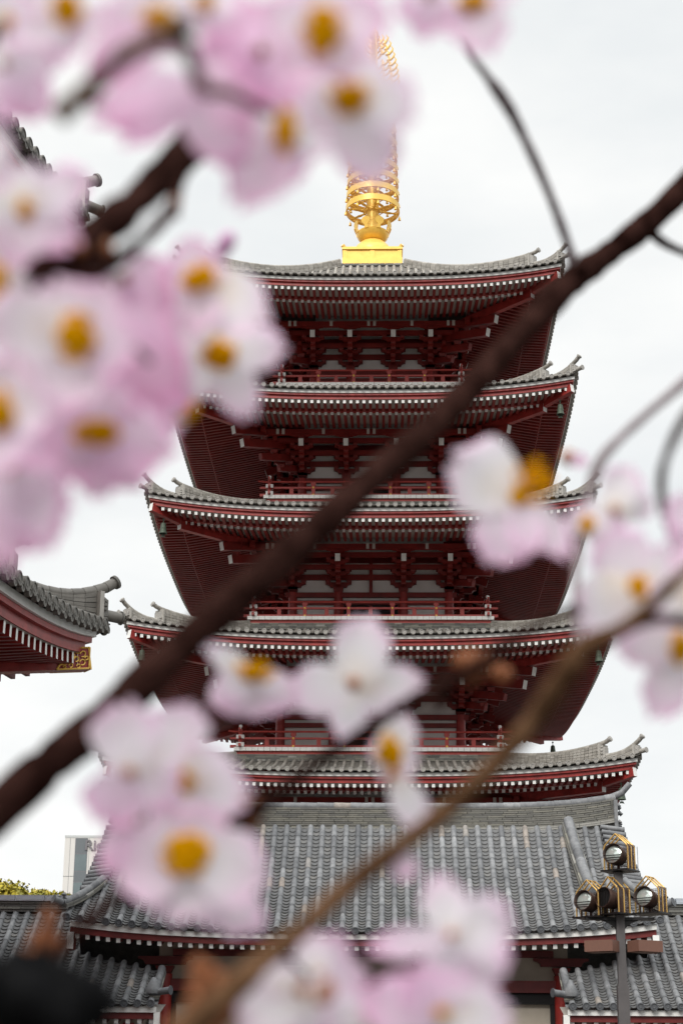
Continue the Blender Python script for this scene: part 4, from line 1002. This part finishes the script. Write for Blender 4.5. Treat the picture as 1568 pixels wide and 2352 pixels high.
# 10 lower left cluster
B10 = branch('dark twig at lower left carrying the big lower blossoms', [(560, 1895, .7, 14), (430, 1960, .68, 12), (330, 2020, .68, 12), (240, 2085, .68, 15), (170, 2150, .67, 16), (110, 2220, .66, 18), (20, 2330, .64, 22), (-30, 2400, .62, 24)], BARK)
node(B10, 112, 2158, .66, 36, RUST, 8); node(B10, 65, 2200, .64, 26, RUST)
FL = {
 'B1': [(1085, 8, .62, ('y', 30, 20), [(-78, 130, 125, .2), (-152, 150, 85), (30, 100, 100), (150, 110, 90), (-120, 95, 80, .3), (-35, 70, 80, .2)]),
        (985, -10, .6, ('b', 12), [(-100, 90, 70, .25), (-150, 80, 70, .2), (-50, 70, 60, .2)])],
 'B2': [(61, 482, .60, ('y', 14, 24), [(92, 100, 105), (25, 165, 105, .2), (-38, 145, 125, .35), (-100, 140, 120, .2), (180, 120, 120, .1)]),
        (-6, 660, .6, ('y', 24, 44), [(80, 110, 100), (10, 75, 70), (-60, 100, 90, .1)])],
 'B3': [(158, 26, .55, ('y', 30, 34), [(-150, 150, 90, .05), (-95, 130, 90, .15), (170, 120, 110), (100, 90, 90), (-30, 90, 80, .2)]),
        (8, 150, .56, ('b', 12), [(8, 125, 80, .1), (-50, 140, 120, .3), (-90, 120, 110, .25), (60, 110, 80)]),
        (-30, 345, .57, None, [(20, 60, 80, .1), (-70, 100, 90, .15)]),
        (15, 50, .55, ('y', 16, 12), [(20, 90, 70), (-60, 80, 80), (90, 80, 80)])],
 'B4': [(742, 76, .52, ('y', 40, 50), [(15, 155, 125, .2), (88, 140, 120), (160, 150, 120, .15), (-125, 150, 120, .2), (-55, 130, 110, .1)]),
        (803, 228, .54, ('y', 38, 40), [(-14, 155, 145), (55, 115, 115), (130, 120, 115), (-158, 120, 100, .05), (-72, 215, 150, .15)]),
        (655, 305, .57, ('y', 20, 44), [(-122, 205, 135, .22), (-88, 130, 90, .25), (165, 125, 120, .1), (75, 130, 120, .05), (-20, 110, 100, .1)]),
        (600, 120, .56, ('b', 14), [(185, 150, 130, .4), (240, 165, 130, .42), (118, 140, 120, .35), (-60, 130, 110, .3), (50, 110, 110, .3)]),
        (470, 6, .55, ('y', 21, 18), [(205, 105, 80), (-38, 110, 80, .2), (-90, 80, 90), (10, 100, 80)]),
        (362, 46, .53, ('y', 34, 20), [(-132, 205, 125, .42), (-60, 100, 80, .2), (120, 80, 100), (10, 90, 70), (175, 130, 90, .25)]),
        (452, 195, .55, ('b', 14), [(192, 250, 120, .36), (-150, 210, 110, .42), (-62, 190, 150, .35), (-25, 150, 110, .4), (60, 120, 100, .3)])],
 'B5': [(178, 775, .58, ('y', 40, 48), [(172, 200, 170, .08), (112, 140, 130, .12), (55, 140, 130, .2), (-12, 150, 130, .28), (-105, 170, 165, .05)]),
        (458, 642, .67, ('y', 38, 26), [(108, 95, 90, .2), (178, 95, 90, .2), (-36, 185, 145, .0), (-95, 120, 110, .15), (48, 70, 70, .2)]),
        (505, 816, .70, ('y', 34, 34), [(8, 150, 96, .14), (-64, 160, 98, .16), (-122, 120, 74, .1), (178, 90, 90), (110, 110, 100), (58, 100, 80)]),
        (385, 838, .66, ('y', 20, 32), [(150, 120, 120, .4), (-150, 120, 120, .42), (-80, 120, 90, .25), (75, 120, 100, .1)]),
        (430, 945, .69, ('y', 24, 24), [(110, 95, 80, .1), (180, 110, 90, .25), (-165, 110, 80, .3)]),
        (0, 945, .56, ('y', 32, 44), [(0, 130, 110, .0), (-45, 170, 120, .2), (72, 130, 120, .05), (-90, 150, 140, .1)]),
        (222, 998, .60, ('y', 44, 26), [(-8, 185, 150, .3), (-46, 160, 110, .3), (-84, 150, 105, .2), (158, 130, 110, .3), (65, 140, 130, .3), (-130, 130, 120, .28)]),
        (20, 1075, .57, ('y', 12, 16), [(-58, 185, 130, .12), (-92, 225, 150, .3), (-20, 150, 120, .3), (60, 120, 100, .25)]),
        (285, 640, .66, ('b', 12), [(-36, 125, 120, .45), (-80, 120, 90, .3), (20, 110, 80, .35), (-150, 110, 90, .25)]),
        (262, 735, .63, ('b', 13), [(-55, 235, 180, .44), (-20, 150, 110, .35), (-100, 160, 140, .4), (180, 90, 90, .3)]),
        (60, 1120, .59, ('b', 12), [(-75, 150, 130, .25), (-30, 110, 100, .3), (60, 110, 110, .3), (170, 120, 120, .3)]),
        (60, 860, .6, None, [(-30, 150, 120, .05), (20, 160, 110, .1), (-90, 130, 130, .1)])],
 'B6': [(1190, 1142, .74, ('y', 26, 22, (62, 70)), [(152, 175, 165, .0), (-112, 165, 145, .12), (-52, 175, 78, .12), (-80, 130, 80, .15), (95, 50, 60, .1)])],
 'B7': [(1464, 1350, .74, ('y', 25, 25), [(-148, 160, 160, .0), (122, 150, 130, .18), (52, 115, 100, .05), (0, 115, 100, .0), (-88, 135, 130, .12)]),
        (1410, 1172, .8, ('b', 12), [(72, 110, 90, .1), (15, 95, 75, .1), (-160, 80, 70, .1)]),
        (1347, 1206, .8, ('y', 16, 20), [(160, 50, 60, .1), (-20, 90, 80, .15)]),
        (1560, 1488, .72, ('y', 20, 34), [(178, 150, 90, .15), (-112, 170, 105, .12), (90, 70, 70)]),
        (1600, 1370, .7, ('b', 12), [(178, 110, 100, .0), (100, 120, 100, .2)]),
        (1600, 1190, .76, None, [(170, 80, 90, .25), (-130, 90, 80, .2)]),
        (1308, 1050, .9, None, [(-20, 40, 26, .4)])],
 'B9': [(575, 1552, .76, ('y', 32, 17, (26, 18)), [(146, 118, 50, .0), (-100, 95, 165, .12), (-28, 125, 80, .15), (-150, 85, 80, .05)]),
        (811, 1569, .78, ('b', 15), [(77, 155, 125, .1), (0, 165, 84, .1), (-98, 140, 78, .14), (190, 160, 108, .14), (-38, 105, 62, .1)]),
        (893, 1728, .77, ('y', 24, 36), [(68, 95, 80, .0), (-10, 65, 80), (170, 45, 60), (-70, 80, 70)]),
        (905, 1790, .76, None, [(-58, 135, 72, .0)])],
 'B10': [(298, 1774, .64, ('b', 15), [(96, 160, 150, .05), (44, 205, 115, .0), (186, 55, 140, .18), (-122, 140, 130, .2), (-22, 120, 120, .1)]),
        (421, 1716, .67, ('y', 17, 21), [(75, 95, 90), (-50, 110, 100), (170, 100, 100, .05)]),
        (428, 1795, .66, ('y', 15, 24), [(-14, 145, 140, .12), (40, 110, 100, .05), (-85, 110, 120, .2), (-170, 110, 110, .1)]),
        (430, 1962, .64, ('y', 46, 44), [(-14, 185, 170, .08), (62, 130, 120, .2), (120, 130, 120, .12), (-164, 165, 150, .1), (-108, 150, 160, .02)]),
        (470, 2040, .66, None, [(-34, 160, 105, .1), (-75, 90, 80, .05)]),
        (300, 1890, .65, None, [(-105, 120, 100, .3), (-60, 150, 110, .15), (100, 90, 100, .25)])],
 'B8': [(1035, 2145, .6, ('b', 12), [(102, 130, 95, .05), (10, 145, 150, .05), (-48, 165, 150, .08), (192, 190, 62, .18), (-95, 140, 120, .1)]),
        (905, 1955, .66, None, [(-58, 70, 50, .3)]),
        (1015, 2325, .58, ('y', 16, 12), [(168, 190, 130, .36), (85, 100, 110, .25), (0, 155, 130, .1), (128, 130, 110, .38), (-90, 80, 120, .1)]),
        (735, 2240, .63, ('b', 11), [(105, 95, 80, .0), (60, 100, 85, .2), (-8, 110, 70, .15)]),
        (695, 2272, .6, ('b', 16), [(-152, 180, 150, .0), (-62, 130, 120, .0), (-14, 150, 95, .15), (160, 120, 90, .12)]),
        (845, 2345, .59, None, [(160, 110, 90, .02), (60, 90, 90, .25)])],
}
for kb, lst in FL.items():
    for f_ in lst: flower(globals()[kb], *f_)
# 11 black bundle
m = MB(); c = Pd(90, 2290, .5); K = .46/F_PX; n1, n2 = 26, 18
for j in range(n2+1):
    ph = pi*j/n2
    for i in range(n1):
        th = 2*pi*i/n1; r_ = 1+.16*sin(3*th+2*ph)+.1*sin(7*th-3*ph)+.07*sin(11*ph+5*th)+random.uniform(-.03, .03)
        v = CR @ Vector((cos(th)*sin(ph)*175*r_, cos(ph)*100*r_+(-.38)*cos(th)*sin(ph)*120, sin(th)*sin(ph)*100*r_)); m.v.append(tuple(v*K))
for j in range(n2):
    for i in range(n1):
        m.f.append((j*n1+i, j*n1+(i+1) % n1, (j+1)*n1+(i+1) % n1, (j+1)*n1+i)); m.m.append(0); m.t.append(.5)
link('wrapped_bundle', m.mesh('wrapped_bundle', [BLACKB], True), None, c, label='crumpled black wrapping around the branch foot in the bottom left corner', category='wrapping')
